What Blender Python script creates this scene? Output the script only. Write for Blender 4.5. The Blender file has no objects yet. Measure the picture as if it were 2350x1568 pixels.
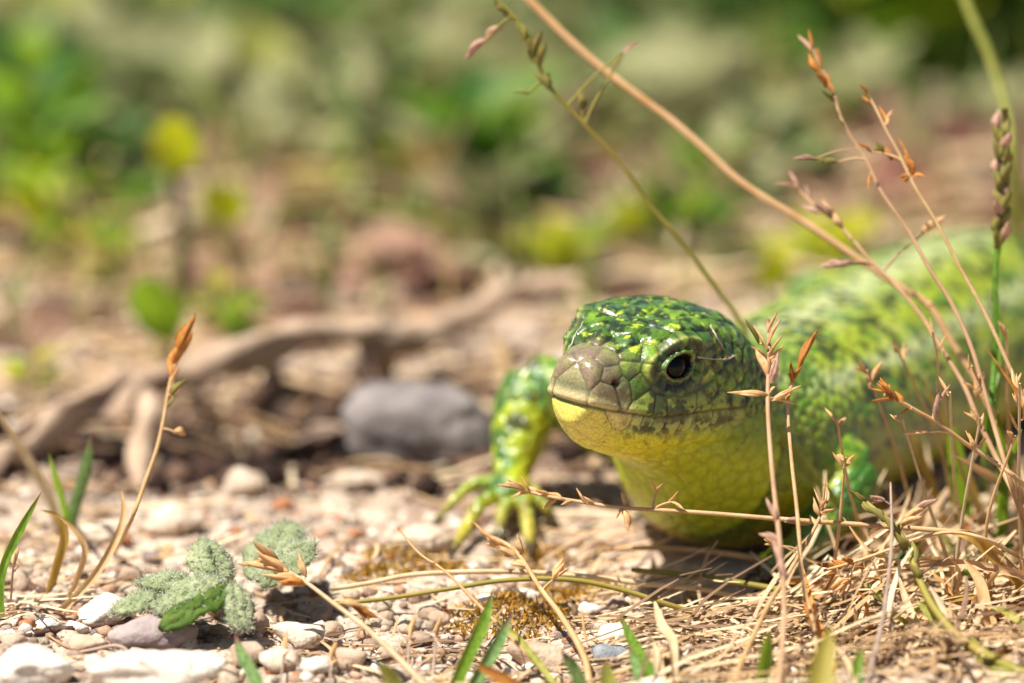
import bpy, bmesh, math, random
import numpy as np
from mathutils import Vector, Matrix, kdtree
from mathutils.bvhtree import BVHTree

random.seed(11)
RNG = np.random.default_rng(11)
scene = bpy.context.scene
COL = scene.collection

# ------------------------------------------------------------------ camera
PITCH = math.radians(15.0)
DIST = 75.0                       # lens to plane of sharp focus
FIELD = 15.6                      # width of the plane of focus
PXW = 2350.0                      # pixel units used when reading positions off the photograph
UPP = FIELD / PXW
FWD = Vector((0, math.cos(PITCH), -math.sin(PITCH)))
UPV = Vector((0, math.sin(PITCH), math.cos(PITCH)))
RGT = Vector((1, 0, 0))
C0 = Vector((0, 0, 4.22))
cam_d = bpy.data.cameras.new('camera')
cam = bpy.data.objects.new('camera', cam_d)
COL.objects.link(cam)
cam.location = C0 - FWD * DIST
cam.rotation_euler = (math.pi / 2 - PITCH, 0, 0)
cam_d.sensor_width = 36.0
cam_d.lens = 36.0 * DIST / FIELD
cam_d.clip_start = 1.0
cam_d.clip_end = 20000.0
cam_d.dof.use_dof = True
cam_d.dof.focus_distance = DIST
cam_d.dof.aperture_fstop = 0.080   # with one unit about a centimetre this is a 2.2 unit wide pupil
scene.camera = cam

# ------------------------------------------------------------------ light
SUN_EL, SUN_AZ = math.radians(65), math.radians(-116)     # azimuth from +Y (away from camera) towards +X
SUN_DIR = Vector((math.sin(SUN_AZ) * math.cos(SUN_EL), math.cos(SUN_AZ) * math.cos(SUN_EL), math.sin(SUN_EL)))
world = bpy.data.worlds.new('World')
scene.world = world
world.use_nodes = True
wt = world.node_tree
for n in list(wt.nodes):
    wt.nodes.remove(n)
wo = wt.nodes.new('ShaderNodeOutputWorld')
bg = wt.nodes.new('ShaderNodeBackground')
sky = wt.nodes.new('ShaderNodeTexSky')
sky.sky_type = 'NISHITA'
sky.sun_disc = False
sky.sun_elevation = SUN_EL
sky.sun_rotation = SUN_AZ
bg.inputs['Strength'].default_value = 0.05
wt.links.new(sky.outputs[0], bg.inputs['Color'])
wt.links.new(bg.outputs[0], wo.inputs['Surface'])
sun_d = bpy.data.lights.new('sun', 'SUN')
sun_d.energy = 5.0
sun_d.angle = math.radians(0.5)
sun_d.color = (1.0, 0.94, 0.84)
sun = bpy.data.objects.new('sun', sun_d)
COL.objects.link(sun)
sun.rotation_euler = (-SUN_DIR).to_track_quat('-Z', 'Y').to_euler()
sun.location = SUN_DIR * 300

scene.view_settings.view_transform = 'Standard'
scene.view_settings.look = 'None'
scene.view_settings.gamma = 1.0
scene.view_settings.use_curve_mapping = False
scene.view_settings.exposure = 0.8
scene.render.engine = 'CYCLES'
scene.cycles.use_denoising = True
scene.cycles.max_bounces = 8
scene.cycles.caustics_reflective = False
scene.cycles.caustics_refractive = False
scene.cycles.sample_clamp_indirect = 6.0
scene.unit_settings.system = 'METRIC'
scene.unit_settings.scale_length = 0.01

# ------------------------------------------------------------------ helpers
def W(px, py, d):
    """point at photograph position px,py (2350 wide) lying d beyond the plane of focus"""
    s = (DIST + d) / DIST * UPP
    return C0 + FWD * d + RGT * ((px - 1175) * s) + UPV * ((784 - py) * s)

def gd(py, z=0.0):
    k = UPV.z * (784 - py) * UPP
    return (C0.z - z + k) / (math.sin(PITCH) - k / DIST)

def G(px, py, z=0.0):
    return W(px, py, gd(py, z))

def lin(h):
    h = h.lstrip('#')
    v = [int(h[i:i + 2], 16) / 255 for i in (0, 2, 4)]
    return tuple(((x + 0.055) / 1.055) ** 2.4 if x > 0.04045 else x / 12.92 for x in v)

def link(o, parent=None):
    COL.objects.link(o)
    if parent is not None:
        o.parent = parent
    return o

def tag(o, label=None, cat=None, group=None, kind=None):
    if label: o['label'] = label
    if cat: o['category'] = cat
    if group: o['group'] = group
    if kind: o['kind'] = kind
    return o

def empty(name, loc, label, cat, group=None):
    o = bpy.data.objects.new(name, None)
    o.empty_display_size = 0.3
    o.location = loc
    link(o)
    return tag(o, label, cat, group)

def mesh_from(name, V, F, mat=None, smooth=True, cols=None):
    me = bpy.data.meshes.new(name)
    V = np.asarray(V, dtype=np.float32).reshape(-1, 3)
    if isinstance(F, np.ndarray):
        k = F.shape[1]
        me.vertices.add(len(V)); me.vertices.foreach_set('co', V.ravel())
        me.loops.add(F.size); me.loops.foreach_set('vertex_index', F.ravel().astype(np.int32))
        me.polygons.add(len(F))
        me.polygons.foreach_set('loop_start', np.arange(0, F.size, k, dtype=np.int32))
        me.update(calc_edges=True)
    else:
        me.from_pydata([tuple(map(float, v)) for v in V], [], F)
    me.validate()
    if smooth:
        me.polygons.foreach_set('use_smooth', np.ones(len(me.polygons), dtype=bool))
    if cols is not None:
        set_cols(me, cols)
    if mat is not None:
        me.materials.append(mat)
    me.update()
    return me

def set_cols(me, cols, name='col'):
    a = me.color_attributes.new(name, 'FLOAT_COLOR', 'POINT')
    c = np.ones((len(me.vertices), 4), dtype=np.float32)
    c[:, :3] = cols
    a.data.foreach_set('color', c.ravel())

def obj(name, me, parent=None, loc=None):
    o = bpy.data.objects.new(name, me)
    if loc is not None: o.location = loc
    return link(o, parent)

def vnoise(P, scale=1.0, seed=0):
    """smooth value noise in 0..1 at the points P"""
    P = np.asarray(P, dtype=np.float64) * scale + seed * 17.37
    i = np.floor(P).astype(np.int64)
    f = P - i
    f = f * f * (3 - 2 * f)
    out = np.zeros(len(P))
    for dx in (0, 1):
        for dy in (0, 1):
            for dz in (0, 1):
                h = ((i[:, 0] + dx) * 73856093) ^ ((i[:, 1] + dy) * 19349663) ^ ((i[:, 2] + dz) * 83492791) ^ (seed * 7919)
                h = (h ^ (h >> 13)) * 1274126177
                h = (h ^ (h >> 16)) & 0xFFFF
                w = (f[:, 0] if dx else 1 - f[:, 0]) * (f[:, 1] if dy else 1 - f[:, 1]) * (f[:, 2] if dz else 1 - f[:, 2])
                out += w * h / 65535.0
    return out

def fbm(P, scale=1.0, seed=0, oct=3):
    a, t, s = 0.5, 0, 0
    for k in range(oct):
        t = t + a * vnoise(P, scale * 2 ** k, seed + k); s += a; a *= 0.5
    return t / s

def sstep(a, b, x):
    t = np.clip((x - a) / (b - a), 0, 1)
    return t * t * (3 - 2 * t)

def mixc(c, d, m):
    m = np.asarray(m)[:, None]
    return c * (1 - m) + np.asarray(d)[None, :] * m

def catmull(pts, n):
    """n points along a smooth curve through pts"""
    P = np.array([list(p) for p in pts], dtype=float)
    if len(P) == 2:
        return P[0] + (P[1] - P[0]) * np.linspace(0, 1, n)[:, None]
    Q = np.vstack([2 * P[0] - P[1], P, 2 * P[-1] - P[-2]])
    L = np.r_[0, np.cumsum(np.linalg.norm(np.diff(P, axis=0), axis=1))]
    u = np.linspace(0, L[-1], n)
    out = []
    for x in u:
        k = min(max(np.searchsorted(L, x, side='right') - 1, 0), len(P) - 2)
        t = (x - L[k]) / max(L[k + 1] - L[k], 1e-9)
        a, b, c, d = Q[k], Q[k + 1], Q[k + 2], Q[k + 3]
        out.append(0.5 * (2 * b + (c - a) * t + (2 * a - 5 * b + 4 * c - d) * t * t + (3 * b - a - 3 * c + d) * t ** 3))
    return np.array(out)

def frames(C):
    T = np.gradient(C, axis=0)
    T /= np.maximum(np.linalg.norm(T, axis=1)[:, None], 1e-9)
    N = np.zeros_like(T)
    up = np.array([0, 0, 1.0]) if abs(T[0][2]) < 0.8 else np.array([0, -1.0, 0])
    n = np.cross(np.cross(T[0], up), T[0])
    for k in range(len(T)):
        n = n - T[k] * np.dot(n, T[k])
        n /= max(np.linalg.norm(n), 1e-9)
        N[k] = n
    return T, N, np.cross(T, N)

def tube(pts, radii, n=24, seg=6, wob=0.0, seed=0):
    """closed tapered tube; returns verts, faces"""
    C = catmull(pts, n)
    r = np.interp(np.linspace(0, 1, n), np.linspace(0, 1, len(radii)), radii)
    T, N, B = frames(C)
    a = np.arange(seg) * 2 * math.pi / seg
    V = (C[:, None, :] + r[:, None, None] * (np.cos(a)[None, :, None] * N[:, None, :] + np.sin(a)[None, :, None] * B[:, None, :])).reshape(-1, 3)
    if wob:
        V = V + (np.stack([vnoise(V, 1.4 / max(r.max(), .02) * .3, seed + q) for q in range(3)], 1) - .5) * wob
    F = []
    for i in range(n - 1):
        for j in range(seg):
            k = (j + 1) % seg
            F.append((i * seg + j, (i + 1) * seg + j, (i + 1) * seg + k, i * seg + k)[::-1])
    F.append(tuple(range(seg)))
    F.append(tuple((n - 1) * seg + j for j in range(seg))[::-1])
    F = [tuple(reversed(f)) for f in F]
    return V, F

# ------------------------------------------------------------------ materials
def nodes(name):
    m = bpy.data.materials.new(name)
    m.use_nodes = True
    nt = m.node_tree
    for n in list(nt.nodes):
        nt.nodes.remove(n)
    return m, nt

def N_(nt, t, **kw):
    n = nt.nodes.new(t)
    for k, v in kw.items():
        if k in n.inputs: n.inputs[k].default_value = v
        else: setattr(n, k, v)
    return n

def surf(name, c1, c2=None, rough=0.75, scale=3.0, bump=0.0, bscale=20.0, trans=0.0, vary=0.15, spec=0.3, attr=None, c3=None, stretch=None, tcol=None, speck=None, tip=None):
    """noise between two or three colours, a little different on every object, optional bump, translucency"""
    m, nt = nodes(name)
    L = nt.links.new
    out = N_(nt, 'ShaderNodeOutputMaterial')
    p = N_(nt, 'ShaderNodeBsdfPrincipled', Roughness=rough)
    p.inputs['Specular IOR Level'].default_value = spec
    tc = N_(nt, 'ShaderNodeTexCoord')
    vec = tc.outputs['Object']
    if stretch:
        mp = N_(nt, 'ShaderNodeMapping')
        mp.inputs['Scale'].default_value = stretch
        L(vec, mp.inputs['Vector']); vec = mp.outputs[0]
    oi = N_(nt, 'ShaderNodeObjectInfo')
    if attr:
        at = N_(nt, 'ShaderNodeAttribute', attribute_name=attr)
        base = at.outputs['Color']
        no = N_(nt, 'ShaderNodeTexNoise', Scale=scale, Detail=4.0)
        L(vec, no.inputs['Vector'])
        mr = N_(nt, 'ShaderNodeMapRange'); mr.inputs[1].default_value = .3; mr.inputs[2].default_value = .7
        mr.inputs[3].default_value = 1 - vary; mr.inputs[4].default_value = 1 + vary
        L(no.outputs[0], mr.inputs[0])
        vm = N_(nt, 'ShaderNodeVectorMath', operation='SCALE')
        L(base, vm.inputs[0]); L(mr.outputs[0], vm.inputs['Scale'])
        base = vm.outputs[0]
    else:
        no = N_(nt, 'ShaderNodeTexNoise', Scale=scale, Detail=5.0, Roughness=.6)
        no.noise_dimensions = '4D'
        ml = N_(nt, 'ShaderNodeMath', operation='MULTIPLY'); ml.inputs[1].default_value = 37.0
        L(oi.outputs['Random'], ml.inputs[0]); L(ml.outputs[0], no.inputs['W'])
        L(vec, no.inputs['Vector'])
        cr = N_(nt, 'ShaderNodeValToRGB')
        e = cr.color_ramp.elements
        e[0].position, e[1].position = .36, .64
        e[0].color = (*c1, 1); e[1].color = (*(c2 or c1), 1)
        if c3:
            x = e.new(.8); x.color = (*c3, 1)
        L(no.outputs[0], cr.inputs[0])
        base = cr.outputs[0]
        hs = N_(nt, 'ShaderNodeHueSaturation')
        a = N_(nt, 'ShaderNodeMapRange'); a.inputs[3].default_value = 1 - vary; a.inputs[4].default_value = 1 + vary
        L(oi.outputs['Random'], a.inputs[0]); L(a.outputs[0], hs.inputs['Value'])
        L(base, hs.inputs['Color']); base = hs.outputs[0]
    if speck:
        sc_, th, scol = speck
        n2 = N_(nt, 'ShaderNodeTexNoise', Scale=sc_, Detail=3.0)
        L(vec, n2.inputs['Vector'])
        mr = N_(nt, 'ShaderNodeMapRange'); mr.inputs[1].default_value = th; mr.inputs[2].default_value = th + .07
        L(n2.outputs[0], mr.inputs[0])
        mx = N_(nt, 'ShaderNodeMix', data_type='RGBA')
        L(mr.outputs[0], mx.inputs[0]); L(base, mx.inputs[6]); mx.inputs[7].default_value = (*scol, 1)
        base = mx.outputs[2]
    if tip:
        sp = N_(nt, 'ShaderNodeSeparateXYZ'); L(tc.outputs['Generated'], sp.inputs[0])
        ad = N_(nt, 'ShaderNodeMath', operation='MULTIPLY_ADD'); ad.inputs[1].default_value = .35; L(no.outputs[0], ad.inputs[0]); L(sp.outputs['Z'], ad.inputs[2])
        mr = N_(nt, 'ShaderNodeMapRange'); mr.inputs[1].default_value = .98; mr.inputs[2].default_value = 1.12; L(ad.outputs[0], mr.inputs[0])
        mx = N_(nt, 'ShaderNodeMix', data_type='RGBA'); L(mr.outputs[0], mx.inputs[0]); L(base, mx.inputs[6]); mx.inputs[7].default_value = (*tip, 1)
        base = mx.outputs[2]
    L(base, p.inputs['Base Color'])
    if bump:
        nb = N_(nt, 'ShaderNodeTexNoise', Scale=bscale, Detail=4.0)
        L(vec, nb.inputs['Vector'])
        b = N_(nt, 'ShaderNodeBump', Strength=1.0, Distance=bump)
        L(nb.outputs[0], b.inputs['Height']); L(b.outputs[0], p.inputs['Normal'])
    sh = p.outputs[0]
    if trans:
        t = N_(nt, 'ShaderNodeBsdfTranslucent')
        if tcol: t.inputs['Color'].default_value = (*tcol, 1)
        else: L(base, t.inputs['Color'])
        mx = N_(nt, 'ShaderNodeMixShader'); mx.inputs[0].default_value = trans
        L(sh, mx.inputs[1]); L(t.outputs[0], mx.inputs[2]); sh = mx.outputs[0]
    L(sh, out.inputs['Surface'])
    return m
# ------------------------------------------------------------------ lizard
TIP = W(1300, 885, -0.5)
HY = math.radians(35.0)                 # angle between the head and the line to the camera
HP = math.radians(10.0)                 # nose up
HR = math.radians(-5.0)                  # slight roll
hf = Vector((-math.sin(HY) * math.cos(HP), -math.cos(HY) * math.cos(HP), math.sin(HP)))
hl = Vector((math.cos(HY), -math.sin(HY), 0))
hz = hl.cross(hf) * -1
if hz.z < 0: hz = -hz
hl, hz = (hl * math.cos(HR) + hz * math.sin(HR)), (hz * math.cos(HR) - hl * math.sin(HR))
HM = np.array([list(-hf), list(hl), list(hz)])      # rows: backwards t, lateral (its left), up

def to_head(P):
    return (np.asarray(P) - np.array(TIP)) @ HM.T

def from_head(Q):
    return np.asarray(Q) @ HM + np.array(TIP)

def head_pt(t, lat, z):
    return Vector(from_head(np.array([[t, lat, z]]))[0])

def mouth_z(t):
    return np.interp(t, [0, .25, .5, 1.2, 1.8, 2.5, 3.2], [-.24, -.26, -.30, -.34, -.28, -.2, -.15])

# stations: (t, half width, top, bottom, shape of the upper half) in head axes, then trunk in world height
HEADST = [(0.12, .24, .16, -.42, 3.0), (.145, .35, .30, -.54, 3.0), (.21, .42, .41, -.63, 3.0), (.36, .50, .48, -.73, 2.8), (.6, .61, .55, -.87, 2.7),
          (.9, .77, .65, -1.02, 2.9), (1.3, 1.0, .86, -1.12, 4.4), (1.75, 1.13, 1.03, -1.22, 4.6), (2.2, 1.20, 1.14, -1.34, 4.0), (2.8, 1.28, 1.2, -1.58, 2.9),
          (3.4, 1.33, 1.1, -2.2, 2.3)]
TR0 = np.array(TIP) * np.array([1, 1, 0])
TRD = np.array([math.sin(math.radians(31)), math.cos(math.radians(31)), 0])     # direction in which the trunk runs back
TRL = np.array([TRD[1], -TRD[0], 0])
# (s, half width, top, bottom)
TRUNK = [(4.3, 1.66, 3.7, .02), (5.1, 1.9, 3.35, -.08), (6.4, 1.98, 3.1, -.06), (8, 2.05, 3.1, -.05), (10, 2.1, 3.15, -.05), (12.5, 2.12, 3.2, -.05), (15, 1.9, 2.95, -.03),
         (17, 1.35, 2.4, .05), (18.5, .95, 1.9, .1), (21, .75, 1.55, .08), (26, .5, 1.05, .05), (32, .3, .66, .05), (38, .12, .3, .06)]

def build_base():
    V, F = [], []
    S = 72
    ang = np.arange(S) * 2 * math.pi / S
    rings = []
    for (t, w, zt, zb, n) in HEADST:
        zm = float(mouth_z(t)) + .12
        ca, sa = np.cos(ang), np.sin(ang)
        x = w * np.sign(ca) * np.abs(ca) ** (2 / np.where(sa > 0, n, 2.1))
        up = np.sign(sa) * np.abs(sa) ** (2 / np.where(sa > 0, n, 2.1))
        z = np.where(sa > 0, zm + up * (zt - zm), zm + up * (zm - zb))
        rings.append(from_head(np.stack([np.full(S, t), x, z], 1)))
    for (s, w, zt, zb) in TRUNK:
        ca, sa = np.cos(ang), np.sin(ang)
        zm = zb + (zt - zb) * .45
        x = w * np.sign(ca) * np.abs(ca) ** .92
        z = np.where(sa > 0, zm + np.abs(sa) ** .95 * (zt - zm), zm - np.abs(sa) ** .8 * (zm - zb))
        c = TR0 + TRD * s
        rings.append(c[None, :] + x[:, None] * TRL[None, :] + z[:, None] * np.array([0, 0, 1.0]))
    R = np.array(rings)                                  # stations x S x 3
    m = 150
    key = np.linspace(0, 1, len(R))
    seqs = [catmull(R[:, j, :], m) if False else None for j in range(0)]
    # smooth in between the stations: one cubic per point of the ring, same parameter for all
    Q = np.concatenate([(2 * R[0] - R[1])[None], R, (2 * R[-1] - R[-2])[None]])
    u = np.linspace(0, len(R) - 1 - 1e-6, m)
    k = u.astype(int); t = (u - k)[:, None, None]
    a, b, c, d = Q[k], Q[k + 1], Q[k + 2], Q[k + 3]
    D = 0.5 * (2 * b + (c - a) * t + (2 * a - 5 * b + 4 * c - d) * t ** 2 + (3 * b - a - 3 * c + d) * t ** 3)
    V = [tuple(p) for p in D.reshape(-1, 3)]
    for i in range(m - 1):
        for j in range(S):
            q = (j + 1) % S
            F.append((i * S + j, i * S + q, (i + 1) * S + q, (i + 1) * S + j))
    F.append(tuple(range(S))[::-1]); F.append(tuple((m - 1) * S + j for j in range(S)))
    base = bpy.data.meshes.new('base'); base.from_pydata(V, [], F)
    bm = bmesh.new(); bm.from_mesh(base)
    for (pts, rad, n) in LIMBS:
        v, f = tube(pts, rad, n=n, seg=14)
        o = [bm.verts.new(p) for p in v]
        for q in f:
            bm.faces.new([o[i] for i in q])
    bmesh.ops.recalc_face_normals(bm, faces=bm.faces)
    bm.to_mesh(base); bm.free()
    return base

LIMBS, CLAWS = [], []
def tr(s, lat, z):
    p = TR0 + TRD * s + TRL * lat
    return Vector((p[0], p[1], z))
# its right arm, seen beside the snout
sh = tr(5.3, -1.35, 1.45); el = W(1222, 872, 6.2); mid = W(1196, 985, 5.9); wr = W(1172, 1092, 5.5)
LIMBS.append(([sh, (sh * .6 + el * .4) + Vector((0, 0, -.1)), el * .9 + sh * .1, el], [.80, .66, .56, .44], 24))
LIMBS.append(([el, mid, wr], [.46, .54, .50, .40, .30], 24))
palm = W(1172, 1128, 5.1)
LIMBS.append(([wr, palm, W(1176, 1150, 4.9)], [.27, .33, .24], 14))
TOES = [([(1150, 1105, 5.2), (1090, 1112, 5.2), (1040, 1150, 5.0), (996, 1205, None)], [.13, .095, .078, .045]),
        ([(1165, 1130, 5.0), (1105, 1155, 4.7), (1068, 1215, 4.3), (1040, 1268, None)], [.14, .11, .09, .05]),
        ([(1175, 1135, 5.0), (1158, 1165, 4.75), (1148, 1200, 4.5), (1150, 1232, None)], [.14, .11, .09, .05]),
        ([(1190, 1130, 5.0), (1205, 1165, 4.7), (1212, 1215, 4.3), (1218, 1262, None)], [.14, .115, .095, .05]),
        ([(1200, 1115, 5.1), (1228, 1135, 5.0), (1252, 1165, 4.9), (1272, 1200, None)], [.13, .10, .085, .05])]
for pts, rad in TOES:
    q = [W(x, y, d) if d is not None else G(x, y, .07) for x, y, d in pts]
    LIMBS.append((q, rad, 22))
    CLAWS.append((q[-1], (q[-1] - q[-2]).normalized()))
# its left arm, low behind the straws
sh = tr(5.4, 1.25, 1.45); el = W(1968, 1088, 3.9); wr = W(1838, 1262, 2.7)
LIMBS.append(([sh, sh * .5 + el * .5 + Vector((0, 0, .05)), el], [.62, .55, .45], 20))
LIMBS.append(([el, el * .5 + wr * .5 + Vector((0, 0, -.08)), wr], [.45, .44, .36, .28], 20))
hand = G(1795, 1290, .3)
LIMBS.append(([wr, hand], [.28, .3], 8))
for tx, ty in ((1735, 1318), (1752, 1338), (1790, 1345), (1828, 1338), (1858, 1318)):
    e = G(tx, ty, .06)
    q = [hand, hand * .5 + e * .5 + Vector((0, 0, .14)), e]
    LIMBS.append((q, [.17, .15, .08], 14))
    CLAWS.append((e, (e - hand).normalized()))
# hind legs, outside the picture
for sd in (1, -1):
    h0 = tr(15.6, sd * 1.2, 1.2); kn = tr(14.2, sd * 3.2, 1.5); hk = tr(15.9, sd * 4.0, .5); ft = tr(14.9, sd * 4.6, .2)
    LIMBS.append(([h0, h0 * .5 + kn * .5, kn], [.8, .7, .5], 16)); LIMBS.append(([kn, hk], [.5, .42, .28], 14)); LIMBS.append(([hk, ft], [.28, .3], 8))
    for a in range(5):
        e = tr(13.4 + .25 * a, sd * (4.2 + .38 * a), .06)
        LIMBS.append(([ft, ft * .5 + e * .5 + Vector((0, 0, .15)), e], [.17, .14, .07], 12))

def remesh(me, voxel):
    tmp = bpy.data.objects.new('tmp', me); COL.objects.link(tmp)
    r = tmp.modifiers.new('r', 'REMESH'); r.mode = 'VOXEL'; r.voxel_size = voxel; r.use_smooth_shade = True
    s = tmp.modifiers.new('s', 'SMOOTH'); s.factor = .5; s.iterations = 8
    dg = bpy.context.evaluated_depsgraph_get()
    out = bpy.data.meshes.new_from_object(tmp.evaluated_get(dg))
    bpy.data.objects.remove(tmp)
    return out

VOX = .0235
lz = remesh(build_base(), VOX)
nv = len(lz.vertices)
co = np.zeros(nv * 3, np.float32); lz.vertices.foreach_get('co', co); co = co.reshape(-1, 3).astype(float)
nr = np.zeros(nv * 3, np.float32); lz.vertex_normals.foreach_get('vector', nr); nr = nr.reshape(-1, 3).astype(float)
bvh = BVHTree.FromPolygons([tuple(v) for v in co[::1]], [tuple(p.vertices) for p in lz.polygons]) if False else None
H = to_head(co)
T_, LA, ZH = H[:, 0], H[:, 1], H[:, 2]
s_ = (co - TR0) @ TRD; la_ = (co - TR0) @ TRL
twid = np.interp(s_, [q[0] for q in TRUNK], [q[1] for q in TRUNK])
ttop = np.interp(s_, [q[0] for q in TRUNK], [q[2] for q in TRUNK])
tbot = np.interp(s_, [q[0] for q in TRUNK], [q[3] for q in TRUNK])
zmid = tbot + (ttop - tbot) * .45
rr = np.sqrt((la_ / np.maximum(twid, .01)) ** 2 + ((co[:, 2] - zmid) / np.maximum(np.where(co[:, 2] > zmid, ttop - zmid, zmid - tbot), .01)) ** 2)
is_head = (T_ < 4.25) & (s_ < 4.6) & (np.abs(LA) < 1.75) & (ZH > -2.6)
is_trunk = (~is_head) & (s_ >= 4.0) & (rr < 1.13) & (rr > .7)
is_limb = ~(is_head | is_trunk)

# --- sculpt: broad forms of the head (mirrored)
A = np.abs(LA)
def gb(t, a, z, st, sa, sz):
    return np.exp(-(((T_ - t) / st) ** 2 + ((A - a) / sa) ** 2 + ((ZH - z) / sz) ** 2))
hm = is_head.astype(float)
d = np.zeros(nv)
d += .13 * gb(1.6, 1.05, .84, .50, .28, .13)            # brow
d += .06 * gb(1.25, .72, .50, .45, .16, .12)            # edge from nostril to brow
d -= .07 * gb(1.3, .85, .16, .40, .25, .16)             # hollow in front of the eye
d += .05 * gb(1.1, .30, .62, .28, .24, .25)             # swollen shields on the snout
d += .04 * gb(1.75, .70, .95, .35, .25, .25)
d += .10 * gb(3.0, 1.3, -.25, .5, .4, .4)               # cheek
mz = mouth_z(T_)
below = ZH - mz
fade = sstep(3.25, 2.9, T_)
d += hm * fade * (-.045 * np.exp(-(below / .030) ** 2) - .035 * sstep(.0, -.04, below) * sstep(-.5, -.2, below) + .025 * np.exp(-((below - .09) / .06) ** 2))
d -= hm * .06 * np.exp(-((below + .66) / .10) ** 2) * sstep(1.3, 1.9, T_) * sstep(3.6, 3.0, T_)     # fold under the jaw
# nostril
NT, NZ = .52, .15
d -= .09 * np.exp(-(((T_ - NT) / .06) ** 2 + ((ZH - NZ) / .05) ** 2)) * (A > .3) * hm
# eye
ET, EZ, ELAT = 1.46, .50, .95
hidx = np.where(is_head)[0]
_k = hidx[np.argsort((T_[hidx] - ET) ** 2 + (ZH[hidx] - EZ) ** 2 + (LA[hidx] < .3) * 9)[:6]]
ELAT = float(np.abs(LA[_k]).mean())
_k2 = hidx[np.argsort((T_[hidx] - ET) ** 2 + (ZH[hidx] - EZ) ** 2 + (LA[hidx] < .3) * 9)[:160]]
EN = nr[_k2].mean(0); EN /= np.linalg.norm(EN); EN = EN @ HM.T
ex, ez = T_ - ET, ZH - EZ
ca, sa = math.cos(math.radians(30)), math.sin(math.radians(30))
eu, ev = ex * ca + ez * sa, -ex * sa + ez * ca
er = np.sqrt((eu / .245) ** 2 + (ev / np.where(ev > 0, .13, .21)) ** 2)
eyem = hm * (A > .6)
d += eyem * (-.15 * sstep(1.04, .86, er) + .024 * np.exp(-((er - 1.2) / .16) ** 2) * (.6 + 1.6 * sstep(-.05, .1, ev)) * (.5 + vnoise(H, 6, 77)) - .03 * np.exp(-((er - 1.42) / .12) ** 2) + .025 * np.exp(-((er - 2.0) / .2) ** 2))
co += nr * d[:, None]

# --- shields and scales
seeds, stag = [], []
def add_seed(t, a, z, tagname):
    for sg in ((1, -1) if a > .02 else (1,)):
        k = np.argmin((T_[hidx] - t) ** 2 + (LA[hidx] - sg * a) ** 2 + (ZH[hidx] - z) ** 2)
        seeds.append(H[hidx][k].copy()); stag.append(tagname)
hidx = np.where(is_head)[0]
cd = co - np.array(cam.location)
dep = cd @ np.array(FWD)
PX = 1175 + (cd @ np.array(RGT)) / dep * DIST / UPP
PY = 784 - (cd @ np.array(UPV)) / dep * DIST / UPP
facing = np.einsum('ij,ij->i', nr, cd) < 0
fidx = hidx[facing[hidx]]
def pick(px, py):
    k = fidx[np.argsort((PX[fidx] - px) ** 2 + (PY[fidx] - py) ** 2)[:12]]
    return k[np.argmin(dep[k])]
def seed_at(px, py, name, mid=False):
    p = H[pick(px, py)]
    if mid: add_seed(p[0], 0, p[2], name)
    else: add_seed(p[0], abs(p[1]), p[2], name)
seed_at(1318, 878, 'rostral', True)
seed_at(1358, 843, 'nasal'); seed_at(1356, 806, 'frontonasal', True); seed_at(1396, 818, 'nasal'); seed_at(1411, 862, 'nasal')
seed_at(1403, 899, 'lip')
seed_at(1427, 784, 'crown'); seed_at(1430, 745, 'crown', True); seed_at(1452, 808, 'brow')
for q in ((1454, 846), (1470, 878), (1499, 855), (1430, 885), (1497, 815)): seed_at(*q, 'lore')
seed_at(1505, 764, 'crown'); seed_at(1540, 738, 'crown'); seed_at(1590, 738, 'crown')
for t, a, z in ((2.15, .22, 1.1), (2.45, 0, 1.15), (2.75, .5, 1.1), (3.1, 0, 1.1), (3.25, .55, 1.0), (2.6, .9, .9), (3.0, .95, .8)): add_seed(t, a, z, 'crown')
for k in range(4): add_seed(1.22 + .27 * k, 1.05, .76 + .03 * k, 'brow')
for k in range(14):
    an = k * 2 * math.pi / 14
    add_seed(ET + .37 * math.cos(an), 1.0, EZ + .33 * math.sin(an), 'lid')
for k, t in enumerate((.95, 1.2, 1.48, 1.78, 2.1, 2.5, 2.85)): add_seed(t, 1.0, float(mouth_z(t)) + .15, 'lip')
for k, t in enumerate((.62, .82, 1.04, 1.26, 1.56, 1.9, 2.25, 2.6, 2.95)): add_seed(t, 1.0, float(mouth_z(t)) - .14, 'lowlip')
for t, a, z in ((.02, 0, -.34), (.48, .3, -.66), (.85, .45, -.80), (1.3, .62, -.88), (1.75, .8, -.95)): add_seed(t, a, z, 'chin')
grid = {}
def near(p, r):
    c = tuple(np.floor(p / .5).astype(int))
    for x in (-1, 0, 1):
        for y in (-1, 0, 1):
            for z in (-1, 0, 1):
                for (q, rq) in grid.get((c[0] + x, c[1] + y, c[2] + z), ()):
                    if np.sum((q - p) ** 2) < (.5 * (r + rq)) ** 2: return True
    return False
def put(p, r):
    grid.setdefault(tuple(np.floor(p / .5).astype(int)), []).append((p, r))
BIG = {'rostral': .4, 'nasal': .3, 'frontonasal': .3, 'crown': .52, 'lore': .3, 'brow': .17, 'lid': .14, 'lip': .28, 'lowlip': .26, 'chin': .4}
for p, g in zip(seeds, stag): put(p, BIG[g])
cand = RNG.permutation(hidx)
for k in cand[:26000]:
    p = H[k]
    if p[2] > -.3 + 0 * p[0] and p[0] < 2.05: continue
    if p[0] < .9 and p[2] > -.8: continue
    if p[0] < 2.7 and p[2] > .8: continue
    thr = p[2] < mouth_z(p[0]) - .25
    r = .23 if thr else (.21 if p[2] < .8 else .36)
    if not near(p, r):
        put(p, r); seeds.append(p.copy()); stag.append('throat' if thr else 'temple')
lidx = np.where(is_limb)[0]
lseeds = []
grid = {}
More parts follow.
